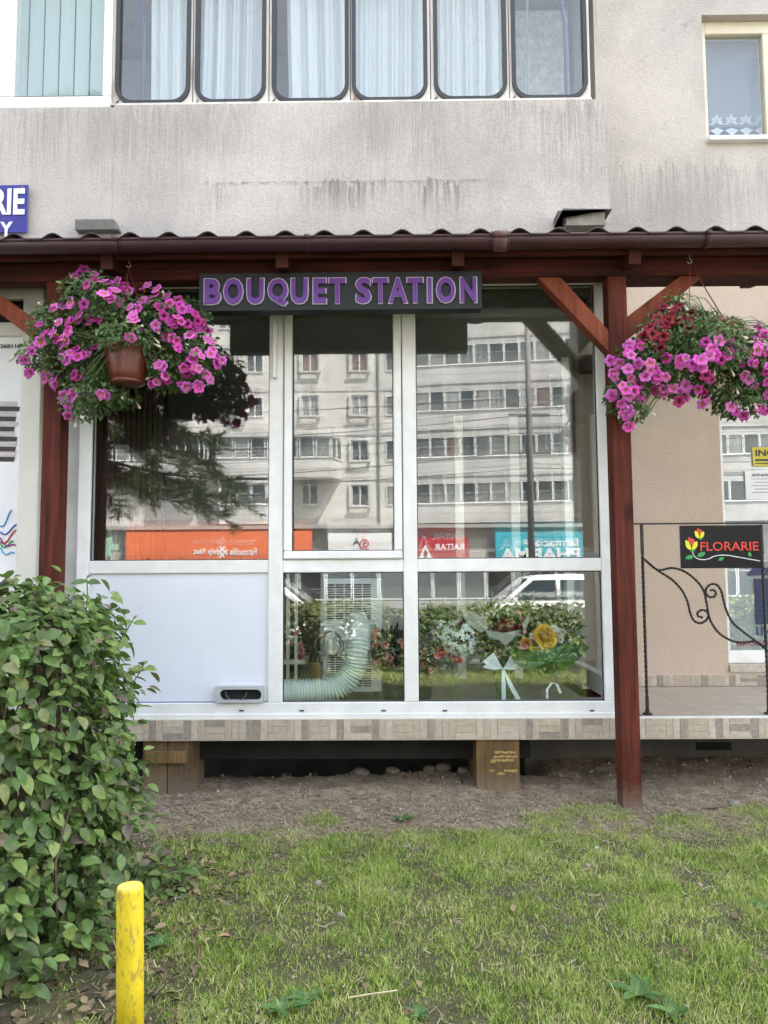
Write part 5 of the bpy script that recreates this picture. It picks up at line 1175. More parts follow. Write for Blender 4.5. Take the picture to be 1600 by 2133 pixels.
p0 = gpt(495, 1975); b = MB(); v_, f_ = leafmesh(.042, .034, .5, .1, 5); b.add(v_, f_); tag(b.build('fallen_leaf', pm('tan_dry_leaf', (.38, .20, .12), (.30, .16, .10), 40, .8), smooth=True, fixn=False, loc=(p0.x - .02, p0.y, p0.z + .03), rot=(.3, .2, 1.9)), 'single tan fallen leaf on the grass right of the bollard', 'leaf')
a_, b_ = gpt(725, 2100), gpt(828, 2096); b = MB(); b.tube([a_ + Vector((0, 0, .03)), (a_ + b_) / 2 + Vector((0, 0, .036)), b_ + Vector((0, 0, .04))], .0022, 5); tag(b.build('dry_stalk', pm('straw_stalk', (.5, .42, .26), None, 30, .8)), 'long straw coloured stalk on the grass at bottom centre', 'stalk')
for pts_, lb in ((((312, 1765), (402, 1712)), 'bare twig poking right from the shrub foot'), (((180, 1830), (300, 1716)), 'long bare stick leaning through the shrub base')):
    a_, b_ = at(*pts_[0], -1.45), at(*pts_[1], -1.15); b = MB(); b.tube([a_, (a_ + b_) / 2 + Vector((.01, 0, .012)), b_], [.004, .003, .0018], 6); tag(b.build('stick', M['twig']), lb, 'stick')
a_, b_ = gpt(1435, 1690), gpt(1505, 1683); b = MB(); b.tube([a_ + Vector((0, 0, .008)), (a_ + b_) / 2 + Vector((0, -.01, .02)), b_ + Vector((0, 0, .014))], [.006, .009, .005], 6); tag(b.build('stick', M['twig']), 'knobbly grey root stick on soil right of the post', 'stick')

# ------------------------------------------------------------ bouquets and plants inside
MG = m_leaf('bouquet_leaf', [(0, (.03, .07, .025)), (.6, (.07, .15, .04)), (1, (.16, .26, .07))], True, .45)
def rose(name, Rr, c):
    b = MB(); r_ = random.Random(2)
    for ring_, (rad, zz_, tilt, npt) in enumerate(((.15, .55, .1, 3), (.38, .5, .35, 4), (.62, .38, .7, 5), (.88, .2, 1.1, 6), (1.0, -.05, 1.35, 7))):
        for q in range(npt):
            a = 2 * PI * q / npt + ring_ * .5; d = Vector((math.cos(a), math.sin(a), 0)); s_ = Vector((-math.sin(a), math.cos(a), 0)); w_ = .55 * rad + .25
            lo_ = d * rad * .4 + Vector((0, 0, -.5)); md = d * rad * .95 + Vector((0, 0, zz_ * .4)); hi_ = d * (rad * (1.0 + .15 * tilt)) + Vector((0, 0, zz_))
            pts = [lo_ - s_ * w_ * .3, lo_ + s_ * w_ * .3, md - s_ * w_, md + s_ * w_, hi_ - s_ * w_ * .6, hi_ + s_ * w_ * .6, hi_ + d * .08 + Vector((0, 0, .05))]
            b.add([p * Rr for p in pts], [(0, 1, 3, 2), (2, 3, 5, 4), (4, 5, 6)])
    return b.mesh(name, c, True, fixn=False)
YR = rose('flower', .045, pm('yellow_rose_petal', (.72, .42, .02), (.80, .56, .05), 10, .5)); OR = rose('flower', .035, pm('orange_rose_petal', (.60, .22, .04), (.66, .33, .10), 10, .5)); RR = rose('flower', .028, pm('burgundy_petal', (.16, .008, .02), (.24, .015, .035), 10, .5)); WR_ = rose('flower', .03, pm('cream_rose_petal', (.72, .72, .60), (.66, .68, .55), 10, .5))
b = MB()
for i in range(130):
    v = rv(random.Random(i * 7 + 1)); v.z = abs(v.z) * 1.0 - .15; v.normalize(); m3 = frame_from(v, rv(random.Random(i)))
    for q in range(4):
        a = q * PI / 2; b.add([v * .075 + m3 @ Vector(p) for p in ((0, 0, 0), (math.cos(a - .5) * .008, math.sin(a - .5) * .008, .002), (math.cos(a) * .013, math.sin(a) * .013, .003), (math.cos(a + .5) * .008, math.sin(a + .5) * .008, .002))], [(0, 1, 2, 3)])
HY = b.mesh('hydrangea_head', m_island('hydrangea_floret', [(0, (.62, .75, .68)), (1, (.86, .90, .84))], .6), False, fixn=False)
def greens(t, c, rad, n_, L_, W_, seed, mat=MG, up=.6):
    rr_ = random.Random(seed); lst = []
    for _ in range(n_):
        v = rv(rr_); p = Vector(c) + Vector((v.x * rad[0], v.y * rad[1], v.z * rad[2])) * rr_.random() ** .45
        lst.append((p, frame_from(rv(rr_) + Vector((0, -.6, .5)), v + Vector((0, 0, up)) + rv(rr_) * .4), rr_.uniform(.6, 1.2)))
    tag(inst('greenery', leaves_np(lst, L_, W_, .3, .2, 3, 'greenery', mat), t), kind='stuff')
def wrap(t, pts, mat, name='wrapper', th_=.002):
    b = MB(); b.add(pts, [tuple(range(len(pts)))]); return b.build(name, mat, t, fixn=False)
def cone_wrap(t, apex, c, rx, rz_, mat, name='wrapper', a0=0, a1=360, n_=26, seed=1, tilt=0):
    rr_ = random.Random(seed); b = MB(); vs = []
    for j in range(5):
        s_ = j / 4
        for i in range(n_ + 1):
            a = R(a0 + (a1 - a0) * i / n_); e = Vector(c) + Vector((rx * math.cos(a), rz_ * math.sin(a) * .6, .03 * math.sin(5 * a) + rr_.uniform(-.012, .012) * (j == 4) + tilt * math.cos(a)))
            vs.append(Vector(apex).lerp(e, .12 + .88 * s_ ** .8) + Vector((0, 0, .0)))
    b.add(vs, [(j * (n_ + 1) + i, j * (n_ + 1) + i + 1, (j + 1) * (n_ + 1) + i + 1, (j + 1) * (n_ + 1) + i) for j in range(4) for i in range(n_)]); return b.build(name, mat, t, smooth=True, fixn=False)
def ribbon(t, c, s_, mat, tails=((-.02, -.16), (.06, -.15))):
    b = MB(); c = Vector(c)
    for sd in (-1, 1):
        for up_ in (.05, .02):
            q = [c, c + Vector((sd * .05, -.01, .035 + up_)) * s_, c + Vector((sd * .11, -.015, up_ - .01)) * s_, c + Vector((sd * .05, -.012, -.005)) * s_]; b.add(q, [(0, 1, 2, 3)])
    for tx, tz in tails:
        p1 = c + Vector((tx * .4, -.012, tz * .45)) * s_; p2 = c + Vector((tx, -.008, tz)) * s_; w_ = Vector((.011, 0, .003)) * s_
        b.add([c - w_ * .5, c + w_ * .5, p1 + w_, p1 - w_, p2 + w_, p2 - w_], [(0, 1, 2, 3), (3, 2, 4, 5)])
    return b.build('bow', mat, t, fixn=False)
Rb = pm('pale_satin_ribbon', (.72, .80, .86), (.80, .86, .90), 12, .35)
def flo(t, kind, px, py, Y, s_=1, nn=(0, -1, .5)):
    p = at(px, py, Y) - t.location; me = {'y': YR, 'o': OR, 'r': RR, 'w': WR_, 'h': HY}.get(kind) or FM[kind]
    rr_ = random.Random(px * 3 + py); return inst('flower' if kind != 'h' else 'hydrangea_head', me, t, p, frame_from(Vector(nn) + rv(rr_) * .4, (0, .3, 1)).to_euler(), s_)
# 1 white hydrangea bouquet
by = .32
t = empty('white_bouquet', at(945, 1440, by), label='bouquet of white hydrangea in clear wrap in the lower right pane, leftmost', cat='bouquet')
t.location.z = fz
lc_ = t.location
greens(t, at(930, 1320, by) - lc_, (.16, .09, .15), 420, .05, .022, 41); greens(t, at(905, 1285, by) - lc_, (.07, .05, .07), 120, .045, .02, 42)
flo(t, 'h', 956, 1330, by - .07, 1.35); flo(t, 'h', 925, 1318, by - .04, .95)
for px, py, kd in ((982, 1308, 'r'), (970, 1303, 'r'), (992, 1313, 'r'), (920, 1358, 'orange'), (938, 1352, 'orange'), (946, 1367, 'salmon'), (955, 1375, 'orange'), (912, 1366, 'salmon')): flo(t, kd, px, py, by - .08)
cone_wrap(t, at(945, 1425, by) - lc_, at(940, 1325, by) - lc_, .20, .14, m_film('clear_cellophane', (.70, .78, .74), .22), a0=150, a1=390)
b = MB(); b.tube([at(940, 1380, by) - lc_, Vector((0, 0, .01))], .012, 8); b.build('stems', M['stem_green'], t)
# 2 mixed bouquet with bow
t = empty('mixed_bouquet', at(1050, 1440, .30), label='tall mixed bouquet with burgundy flowers, white wrap and a pale blue bow', cat='bouquet'); t.location.z = fz; lc_ = t.location
greens(t, at(1045, 1320, .30) - lc_, (.17, .09, .20), 620, .05, .024, 43); greens(t, at(1040, 1275, .30) - lc_, (.18, .07, .07), 220, .042, .018, 44, m_leaf('yellow_green_leaf', [(0, (.10, .18, .04)), (1, (.30, .36, .10))], True)); greens(t, at(1085, 1275, .34) - lc_, (.08, .05, .08), 130, .07, .03, 45)
for i in range(26): rr_ = random.Random(i); flo(t, 'r', 1050 + rr_.uniform(-18, 45), 1300 + rr_.uniform(-10, 14), .22, rr_.uniform(.45, .8))
for i in range(16): rr_ = random.Random(i + 50); flo(t, 'white', 1000 + rr_.uniform(0, 60), 1275 + rr_.uniform(-8, 12), .22, .35)
fm_ = m_film('translucent_white_wrap', (.66, .70, .64), .5)
wrap(t, [at(*p, .19) - lc_ for p in ((1010, 1312), (1048, 1318), (1085, 1312), (1068, 1332), (1052, 1346), (1040, 1333), (1022, 1332))], fm_); wrap(t, [at(*p, .20) - lc_ for p in ((958, 1267), (988, 1275), (1012, 1290), (1018, 1308), (1003, 1318), (985, 1308), (968, 1290))], fm_); wrap(t, [at(*p, .20) - lc_ for p in ((1105, 1272), (1100, 1300), (1092, 1326), (1088, 1300))], fm_)
ribbon(t, at(1048, 1393, .20) - lc_, 1.05, Rb, ((.0, -.20), (.10, -.20)))
b = MB(); b.lathe([(.035, 0), (.045, .01), (.05, .18), (.046, .18), (.04, .02)], 20); b.build('glass_vase', m_film('greenish_vase', (.16, .26, .12), .6), t, smooth=True)
# 3 green wrapped bouquet
t = empty('yellow_rose_bouquet', at(1150, 1440, .28), label='bouquet with a big yellow rose in a dark green paper wrap leaning right', cat='bouquet'); t.location.z = fz; lc_ = t.location
greens(t, at(1135, 1318, .28) - lc_, (.13, .08, .09), 330, .045, .02, 46); greens(t, at(1180, 1310, .28) - lc_, (.08, .06, .08), 170, .06, .012, 47)
flo(t, 'y', 1138, 1326, .17, 1.25); flo(t, 'o', 1120, 1322, .19, .9); flo(t, 'o', 1096, 1340, .19, .8); flo(t, 'salmon', 1092, 1346, .18, .9)
for px, py in ((1158, 1310), (1165, 1320), (1168, 1333), (1152, 1308), (1110, 1325), (1172, 1316)): flo(t, 'white', px, py, .18, .8)
b = MB()
for q in range(11): a = R(180 + q * 20 - 10); c = Vector(at(1118, 1350, .17) - lc_); d = Vector((math.cos(a), 0, -abs(math.sin(a)) * .0 + math.sin(a))); b.add([c, c + d * .02 + Vector((d.z, 0, -d.x)) * .006, c + d * .045, c + d * .02 - Vector((d.z, 0, -d.x)) * .006], [(0, 1, 2, 3)])
b.build('flower', flat('yellow_daisy_petal', (.75, .58, .02), .5), t, fixn=False)
gw = pm('dark_green_wrap', (.035, .115, .02), (.055, .16, .03), 6, .3); gw.node_tree.nodes['Principled BSDF'].inputs['Transmission Weight'].default_value = 0
P1 = [(1058, 1352), (1100, 1356), (1140, 1352), (1180, 1342), (1205, 1326), (1226, 1350), (1205, 1375), (1180, 1396), (1150, 1412), (1120, 1408), (1090, 1394), (1068, 1375)]
b = MB(); fr_, bk_ = [], []
for i, p in enumerate(P1): q = at(*p, .15 + .03 * math.sin(i * 1.7)) - lc_; fr_.append(q)
cc_ = at(1150, 1380, .10) - lc_; vs = fr_ + [cc_]; b.add(vs, [(i, (i + 1) % 12, 12) for i in range(12)])
bk = [at(p[0], p[1] - 6, .40) - lc_ for p in P1]; b.add(fr_ + bk, [(i, (i + 1) % 12, (i + 1) % 12 + 12, i + 12) for i in range(5, 11)]); b.build('wrapper', gw, t, fixn=False)
wrap(t, [at(*p, .145) - lc_ for p in ((1180, 1342), (1205, 1322), (1210, 1328), (1186, 1350))], pm('light_green_fold', (.13, .30, .08), None, 5, .4), 'wrapper_fold')
b = MB(); ww = [at(*p, .12) - lc_ for p in ((1140, 1455), (1140, 1436), (1150, 1422), (1160, 1425), (1168, 1444))]
for i in range(len(ww) - 1): b.add([ww[i] - Vector((.007, 0, 0)), ww[i] + Vector((.007, 0, 0)), ww[i + 1] + Vector((.007, 0, 0)), ww[i + 1] - Vector((.007, 0, 0))], [(0, 1, 2, 3)])
b.build('ribbon_tail', Rb, t, fixn=False)
# pink plants in dark pots
for px, py, w_, lb, yy_ in ((822, 1400, 1.0, 'potted pink flowering plant in a tall dark pot right of the air conditioner', .42), (876, 1385, .8, 'second pink flowering plant behind the middle mullion, at the left of the bouquets', .46), (600, 1330, .8, 'pink flowers on the white plant stand at far left of the lower pane', .6)):
    t = empty('potted_plant', at(px, py, yy_), label=lb, cat='potted plant'); t.location.z = fz; lc_ = t.location
    b = MB(); b.lathe([(.06, 0), (.065, .01), (.085, .17), (.092, .175), (.092, .20), (.08, .2), (.07, .15)], 24); o = b.build('pot', flat('dark_glazed_pot', (.02, .022, .03), .3), t, smooth=True)
    greens(t, (0, 0, .30), (.13 * w_, .10, .12), 330, .045, .02, px, m_leaf('dark_leaf_%d' % px, [(0, (.02, .045, .02)), (1, (.06, .10, .035))], True)); rr_ = random.Random(px)
    for i in range(14): inst('flower', FM['salmon'], t, (rr_.uniform(-.13, .13) * w_, -.09 + rr_.uniform(-.03, .03), .28 + rr_.uniform(-.10, .13)), frame_from((rr_.uniform(-.5, .5), -1, .3), (0, 0, 1)).to_euler(), rr_.uniform(.7, 1.05))
# white plant stand and white shelving posts
t = empty('plant_stand', (X(612, .5, 1300), .5, fz), label='narrow white wooden plant stand at the left of the lower pane', cat='stand'); lc_ = t.location
for px in (600, 617): b = MB(); b.box(X(px, .5, 1300) - lc_.x - .009, X(px, .5, 1300) - lc_.x + .009, -.01, .01, 0, .80); b.build('leg', M['pvc_old'], t)
b = MB(); b.box(-.09, .07, -.012, .2, .20, .225); b.build('shelf', M['pvc_old'], t)
for i, (px, yy_, lb) in enumerate(((957, 1.3, 'pale vertical shelf upright seen through the right glazing, left one'), (1073, 1.3, 'pale vertical shelf upright seen through the right glazing, right one'))):
    x = X(px, yy_, 1000); b = MB(); b.box(x - .030, x + .030, yy_, yy_ + .05, fz, 2.25); tag(b.build('shelf_upright', M['pvc']), lb, 'shelf post')
b = MB(); x0, x1 = X(957, 1.3, 1000) + .035, X(1073, 1.3, 1000) - .035; b.box(x0, x1, 1.31, 1.6, fz + .10, fz + .13); tag(b.build('low_shelf', M['pvc']), 'low pale shelf board between the two shelf uprights', 'shelf')
# brown slatted wall panel at the left of the room
t = empty('slatted_wall_panel', (X(270, .9, 900), .95, fz), label='dark brown vertical slat wall panel inside the shop at left', cat='wall panel'); lc_ = t.location
x0, x1 = X(150, .95, 900), X(347, .95, 900); b = MB(); b.box(x0 - lc_.x, x1 - lc_.x, .02, .04, 0, 2.1); b.build('panel_back', M['dark'], t)
b = MB(); b.box(-.013, .013, 0, .019, 0, 2.1); SMh = b.mesh('slat', M['slat_brown']); n_ = int((x1 - x0) / .036)
for i in range(n_): inst('slat', SMh, t, (x0 - lc_.x + (i + .5) * .036, 0, 0))
# white counter / cabinet deeper in the room for depth
t = empty('shop_counter', (.1, 2.3, fz), label='white shop counter standing at the back of the room', cat='counter')
b = MB(); b.box(-.7, .7, 0, .5, 0, .9); b.build('counter_body', M['ac'], t, bevel=.005); b = MB(); b.box(-.75, .75, -.04, .54, .902, .93); b.build('counter_top', M['pvc'], t, bevel=.005)

# ------------------------------------------------------------ street side seen in the reflection
def vat(px, py, Yo): return Vector((at(px, py, -Yo + .04).x, Yo, at(px, py, -Yo + .04).z))
def m_fac(name, c0, c1, c2):
    m = pm(name, c0, c1, .35, .9, cc=c2, world=True, bs=.3, bscale=12, bd=.01); n = m.node_tree; p = n.nodes['Principled BSDF']; src = p.inputs['Base Color'].links[0].from_socket
    a = ramp(n, noi(n, coords(n, (1, 1, .12), world=True), 2.6, 6, .7), [(.48, (0, 0, 0)), (.72, (1, 1, 1))]).outputs[0]
    b_ = ramp(n, noi(n, coords(n, world=True), .9, 6, .65), [(.5, (0, 0, 0)), (.66, (1, 1, 1))]).outputs[0]
    c = mixc(n, mth(n, 'MULTIPLY', a, .45), src, (.25, .24, .225)); c = mixc(n, mth(n, 'MULTIPLY', b_, .28), c, (.30, .29, .28)); L(n, c, p.inputs['Base Color']); return m
ob = empty('opposite_apartment_block', (0, -42, -.6), label='long sunlit grey apartment block across the street mirrored in the shop glass', cat='building')
fac = m_fac('grey_facade', (.60, .585, .55), (.50, .49, .46), (.66, .65, .61))
fac2 = m_fac('grey_balcony_render', (.55, .54, .53), (.46, .455, .445), (.60, .59, .57))
wf = flat('white_window_frame', (.74, .75, .74), .4); m, n_, p = newmat('far_window_pane'); oi = N(n_, 'ShaderNodeObjectInfo')
cr = ramp(n_, oi.outputs['Random'], [(0, (.03, .035, .04)), (.35, (.06, .07, .075)), (.6, (.18, .19, .18)), (.85, (.33, .34, .32)), (1, (.12, .05, .04))])
st_ = ramp(n_, noi(n_, coords(n_, (9, 1, .3), rand=True), 1.2, 3), [(.4, (.55, .55, .55)), (.6, (1.2, 1.2, 1.2))])
L(n_, mixc(n_, 1, cr.outputs[0], st_.outputs[0], 'MULTIPLY'), p.inputs['Base Color']); p.inputs['Roughness'].default_value = .06; p.inputs['Specular IOR Level'].default_value = .8; fpane = m
def opp(o, rz=0, loc=None):
    o.parent = ob
    if loc is not None: o.location = Vector(loc) - Vector((0, -42, -.6)); o.rotation_euler = (0, 0, rz)
    else: o.location = Vector((0, 42, .6))
    return o
def wmesh(w_, h_, div=1):
    b = MB(); t_ = .05; b.box(-w_ / 2, w_ / 2, -.03, .05, 0, t_); b.box(-w_ / 2, w_ / 2, -.03, .05, h_ - t_, h_); b.box(-w_ / 2, -w_ / 2 + t_, -.03, .05, t_, h_ - t_); b.box(w_ / 2 - t_, w_ / 2, -.03, .05, t_, h_ - t_)
    for q in range(div - 1): x = -w_ / 2 + w_ * (q + 1) / div; b.box(x - .03, x + .03, -.025, .045, t_, h_ - t_)
    c = MB(); c.box(-w_ / 2 + t_, w_ / 2 - t_, -.01, .01, t_, h_ - t_); return b.mesh('window', wf), c.mesh('pane', fpane)
W1 = wmesh(.86, 1.22); W2 = wmesh(1.0, 1.22, 2); W3 = wmesh(.6, 1.22)
def win(W_, loc, rz=0):
    o = opp(inst('window', W_[0]), rz, loc); inst('pane', W_[1], o); return o
SZ = [5.1, 7.85, 10.62, 13.38, 16.12]
# right wing, slightly turned
Ro = Vector((vat(868, 1050, -42.4).x, -42.4, 0)); ra = R(8.5); RM = Matrix.Rotation(ra, 3, 'Z')
def RW_(u, w_, z): v = RM @ Vector((u, w_, 0)); return Vector((Ro.x + v.x, Ro.y + v.y, z))
M4 = Matrix.Translation((Ro.x, Ro.y, 0)) @ RM.to_4x4()
b = MB(); b.box(0, 34, -8, 0, -.6, 19.2, M4); opp(b.build('wall', fac))
for z in SZ:
    b = MB(); b.box(.1, 9.2, .0, 1.2, z - 1.15, z - .02, M4); b.box(.1, 9.2, 0, 1.15, z + 1.24, z + 1.6, M4); b.box(9.7, 30, 0, 1.2, z - 1.15, z - .02, M4); b.box(9.7, 30, 0, 1.15, z + 1.24, z + 1.6, M4); opp(b.build('balcony', fac2))
    b = MB(); b.box(.1, 9.2, 1.12, 1.26, z - .03, z - .0, M4); b.box(9.7, 30, 1.12, 1.26, z - .03, z, M4); opp(b.build('sill', wf))
    for i in range(10): win(W1, RW_(.55 + i * .885, 1.12, z), ra)
    for i in range(14): win(W1, RW_(10.2 + i * .885, 1.12, z), ra)
# centre and left body
wallY = -42.2
b = MB(); xr_ = Ro.x + .3; xl_ = vat(190, 900, wallY).x - 14; b.box(xl_, xr_, wallY - 8, wallY, -.6, 19.0); opp(b.build('wall', fac))
b = MB()
for z in SZ: b.box(xl_, xr_, wallY, wallY + .04, z - 1.22, z - .98)
opp(b.build('floor_band', fac2))
for i, z in enumerate(SZ):
    for pxw in (750, 646):
        if pxw == 646 and i == 1: continue
        xw = vat(pxw, 1000, wallY).x; b = MB(); zz0 = z + (.1 if (i == 0 and pxw == 646) else 0)
        b.box(xw - .66, xw - .52, wallY + .001, wallY + .16, zz0 - .1, zz0 + 1.32); b.box(xw + .52, xw + .66, wallY + .001, wallY + .16, zz0 - .1, zz0 + 1.32); b.box(xw - .52, xw + .52, wallY + .001, wallY + .16, zz0 + 1.24, zz0 + 1.32); b.box(xw - .7, xw + .7, wallY + .161, wallY + .28, zz0 - .09, zz0 - .02); opp(b.build('window_surround', fac2))
for i, z in enumerate(SZ):
    win(W2, (vat(750, 1000, wallY).x, wallY + .02, z)); 
    if i in (0, 2, 3, 4): win(W2, (vat(646, 1000, wallY).x, wallY + .02, z + (.1 if i == 0 else 0)))
    win(W3, (vat(815, 1000, wallY).x, wallY + .02, z))
    if i >= 2: win(W2, (vat(530, 1000, wallY).x, wallY + .02, z)); win(W2, (vat(470, 1000, wallY).x, wallY + .02, z))
def bay(pxa, pxb, z, proj=1.5, ch=.5, hpar=1.15, unit=.9, roof=True):
    xa, xb = vat(pxa, 950, wallY + proj).x, vat(pxb, 950, wallY + proj).x; y0, y1 = wallY, wallY + proj
    poly = [(xa - ch, y0), (xa, y1), (xb, y1), (xb + ch, y0)]
    def pr(z0, z1, s_=0, m=fac2, nm='balcony'):
        b = MB(); P_ = [(xa - ch - s_, y0), (xa - s_, y1 + s_), (xb + s_, y1 + s_), (xb + ch + s_, y0)]
        b.add([(x, y, zz_) for zz_ in (z0, z1) for x, y in P_], [(0, 1, 2, 3), (7, 6, 5, 4), (0, 4, 5, 1), (1, 5, 6, 2), (2, 6, 7, 3), (3, 7, 4, 0)]); return opp(b.build(nm, m))
    pr(z - hpar, z - .02); pr(z - .02, z + .0, .06, wf, 'sill'); pr(z + 1.24, z + 1.42, .08, fac2, 'balcony_roof')
    n_ = max(2, int((xb - xa) / unit)); 
    for i in range(n_): win(W1, (xa + (xb - xa) * (i + .5) / n_, y1 - .08, z))
    a = math.atan2(y1 - y0, ch); l_ = math.hypot(ch, proj); Wc = wmesh(l_ * .46, 1.22)
    for q in (.27, .75):
        win(Wc, (xa - ch * (1 - q), y0 + proj * q, z), a); win(Wc, (xb + ch * (1 - q), y0 + proj * q, z), -a)
bay(452, 690, SZ[1]); bay(458, 556, SZ[0]); bay(330, 424, SZ[1], 1.2, .2); bay(200, 310, SZ[1], .9, .1); bay(60, 170, SZ[1], .9, .1); bay(60, 170, SZ[2], .9, .1); bay(200, 310, SZ[3], .9, .1); bay(60, 170, SZ[0], .9, .1)
for px, yy_, r_2, nm in ((790, wallY + .10, .07, 'drainpipe'),):
    p = vat(px, 900, yy_); b = MB(); b.tube([(p.x, yy_, 3.2), (p.x, yy_, 18.9)], r_2, 8); opp(b.build('drainpipe', M['metal']))
p = vat(503, 860, wallY + .3); b = MB(); b.box(-.45, .45, -.18, .18, 0, .6); o = opp(b.build('air_conditioner', wf), 0, p); b = MB(); b.tube([(.12, .19, .3), (.12, .21, .3)], .22, 16); g = b.build('fan_guard', M['metal_dark'], o)
p = vat(393, 1015, wallY + .2); b = MB(); b.box(-.35, .35, -.15, .15, 0, .5); o = opp(b.build('air_conditioner', wf), 0, p)
# awning over the bay, small
# ground floor shops
sy_ = -39.0; 
b = MB(); b.box(-34, 26, wallY - .5, sy_ - .25, -.6, 3.55); b.box(-34, 26, wallY, sy_ + .25, 3.55, 3.75); sr = b.build('shop_row', pm('shop_render', (.40, .38, .35), (.30, .29, .27), .8, .8, world=True)); opp(sr)
b = MB()
for i in range(40):
    x = -34 + i * 1.5
    b2 = MB(); b2.box(-.70, .70, 0, .06, 0, 2.0); 
wm_ = MB(); wm_.box(-.72, .72, -.02, .06, 0, .07); wm_.box(-.72, .72, -.02, .06, 2.05, 2.12); wm_.box(-.72, -.66, -.02, .06, .07, 2.05); wm_.box(.66, .72, -.02, .06, .07, 2.05); wm_.box(-.72, .72, -.02, .055, 1.5, 1.56)
wm1 = wm_.mesh('shop_window', wf); wm_ = MB(); wm_.box(-.66, .66, 0, .02, .07, 2.05); dm, dn, dp = newmat('dark_shop_glass'); dp.inputs['Base Color'].default_value = (.03, .032, .035, 1); dp.inputs['Roughness'].default_value = .08; wm2 = wm_.mesh('pane', dm)
for i in range(38):
    o = opp(inst('shop_window', wm1), 0, (-33 + i * 1.5, sy_ - .18, -.45)); inst('pane', wm2, o)
def shopsign(pa, pb, pt, pbm, mat, label, yy_=sy_ + .35):
    a_, c_ = vat(pa, pbm, yy_), vat(pb, pt, yy_); t = empty('shop_sign', ((a_.x + c_.x) / 2, yy_, (a_.z + c_.z) / 2), label=label, cat='sign')
    w_, h_ = c_.x - a_.x, c_.z - a_.z; b = MB(); b.box(-w_ / 2, w_ / 2, -.2, 0, -h_ / 2, h_ / 2); b.build('sign_board', mat, t); return t, w_, h_
kq = (4.1 - sy_) / 1600
t, w_, h_ = shopsign(262, 650, 1106, 1172, pm('orange_sign', (.62, .13, .05), (.68, .17, .07), .5, .5), 'orange pharmacy sign lettered Farmaciile Help Net, mirrored in the left pane')
def stext(s, px, py, wpx, hpx, mat, t, off=.01):
    p = vat(px, py, sy_ + .35); return text(s, p.x - t.location.x, .012, p.z - t.location.z, wpx * kq, hpx * kq, mat, t, off, .01, facing=1)
stext('Help Net', 432, 1150, 58, 17, M['white'], t, .02); stext('Farmaciile', 507, 1149, 56, 15, M['white'], t, .02)
b = MB(); c = vat(463, 1150, sy_ + .35) - t.location
for a in (45, -45): 
    for dd_ in (-.11, .11):
        Mx = Matrix.Translation((c.x, 0, c.z)) @ Matrix.Rotation(R(a), 4, 'Y'); b.box(-.30, .30, .004, .02 + a * .0001 + dd_ * .01, dd_ - .05, dd_ + .05, Mx)
b.build('cross_logo', M['white'], t)
t, w_, h_ = shopsign(868, 976, 1119, 1168, pm('dark_red_sign', (.36, .02, .035), (.42, .03, .04), .5, .5), 'dark red sign with white leaf triangle and the word RAITAR, mirrored')
stext('RAITAR', 936, 1139, 62, 13, M['white'], t, .03)
b = MB(); c = vat(886, 1150, sy_ + .35) - t.location; b.prism([(c.x - .42, c.z - .45), (c.x + .42, c.z - .45), (c.x, c.z + .42)], .003, .012); b.build('leaf_triangle', M['white'], t)
b = MB(); b.prism([(c.x, c.z - .35), (c.x + .13, c.z - .12), (c.x, c.z + .22), (c.x - .13, c.z - .12)], .0125, .018); b.build('leaf_logo', flat('sign_dark_red_print', (.25, .02, .03), .5), t)
t, w_, h_ = shopsign(1033, 1330, 1106, 1172, pm('teal_sign', (.03, .30, .38), (.04, .36, .44), .5, .5), 'teal pharmacy sign with white words farmacia PHARMA, mirrored at lower right')
stext('farmacia', 1160, 1129, 92, 17, M['white'], t, .01); stext('PHARMA', 1125, 1154, 165, 25, M['white'], t, .04)
b = MB(); c = vat(1098, 1129, sy_ + .35) - t.location
for q in range(5): b.box(c.x - .15 + q * .075, c.x - .11 + q * .075, .003, .012, c.z - .13, c.z + .13)
b.build('bar_logo', M['white'], t)
t, w_, h_ = shopsign(684, 816, 1110, 1150, M['white'], 'white sign with a pink spiral logo and grey leaf print, mirrored in the middle pane')
b = MB(); c = vat(760, 1133, sy_ + .35) - t.location; b.tube([(c.x + (.03 + .025 * q) * math.cos(q * .9), .01, c.z + (.03 + .025 * q) * math.sin(q * .9)) for q in range(14)], .035, 5); b.build('spiral_logo', flat('pink_print', (.55, .08, .12), .5), t)
stext('A', 742, 1128, 14, 14, M['black'], t, .0)
# pharmacy cross
p = vat(226, 1140, -30); t = empty('pharmacy_cross', p, label='green and white pharmacy cross on a post mirrored at far left', cat='sign'); b = MB(); b.box(-.14, .14, -.1, .1, -.42, .42); b.box(-.42, -.141, -.1, .1, -.14, .14); b.box(.141, .42, -.1, .1, -.14, .14); b.build('cross_box', flat('pale_green_light', (.35, .55, .42), .4), t); b = MB(); b.tube([(0, 0, -.42), (0, 0, -p.z - .6)], .05, 8); b.build('post', M['metal'], t)
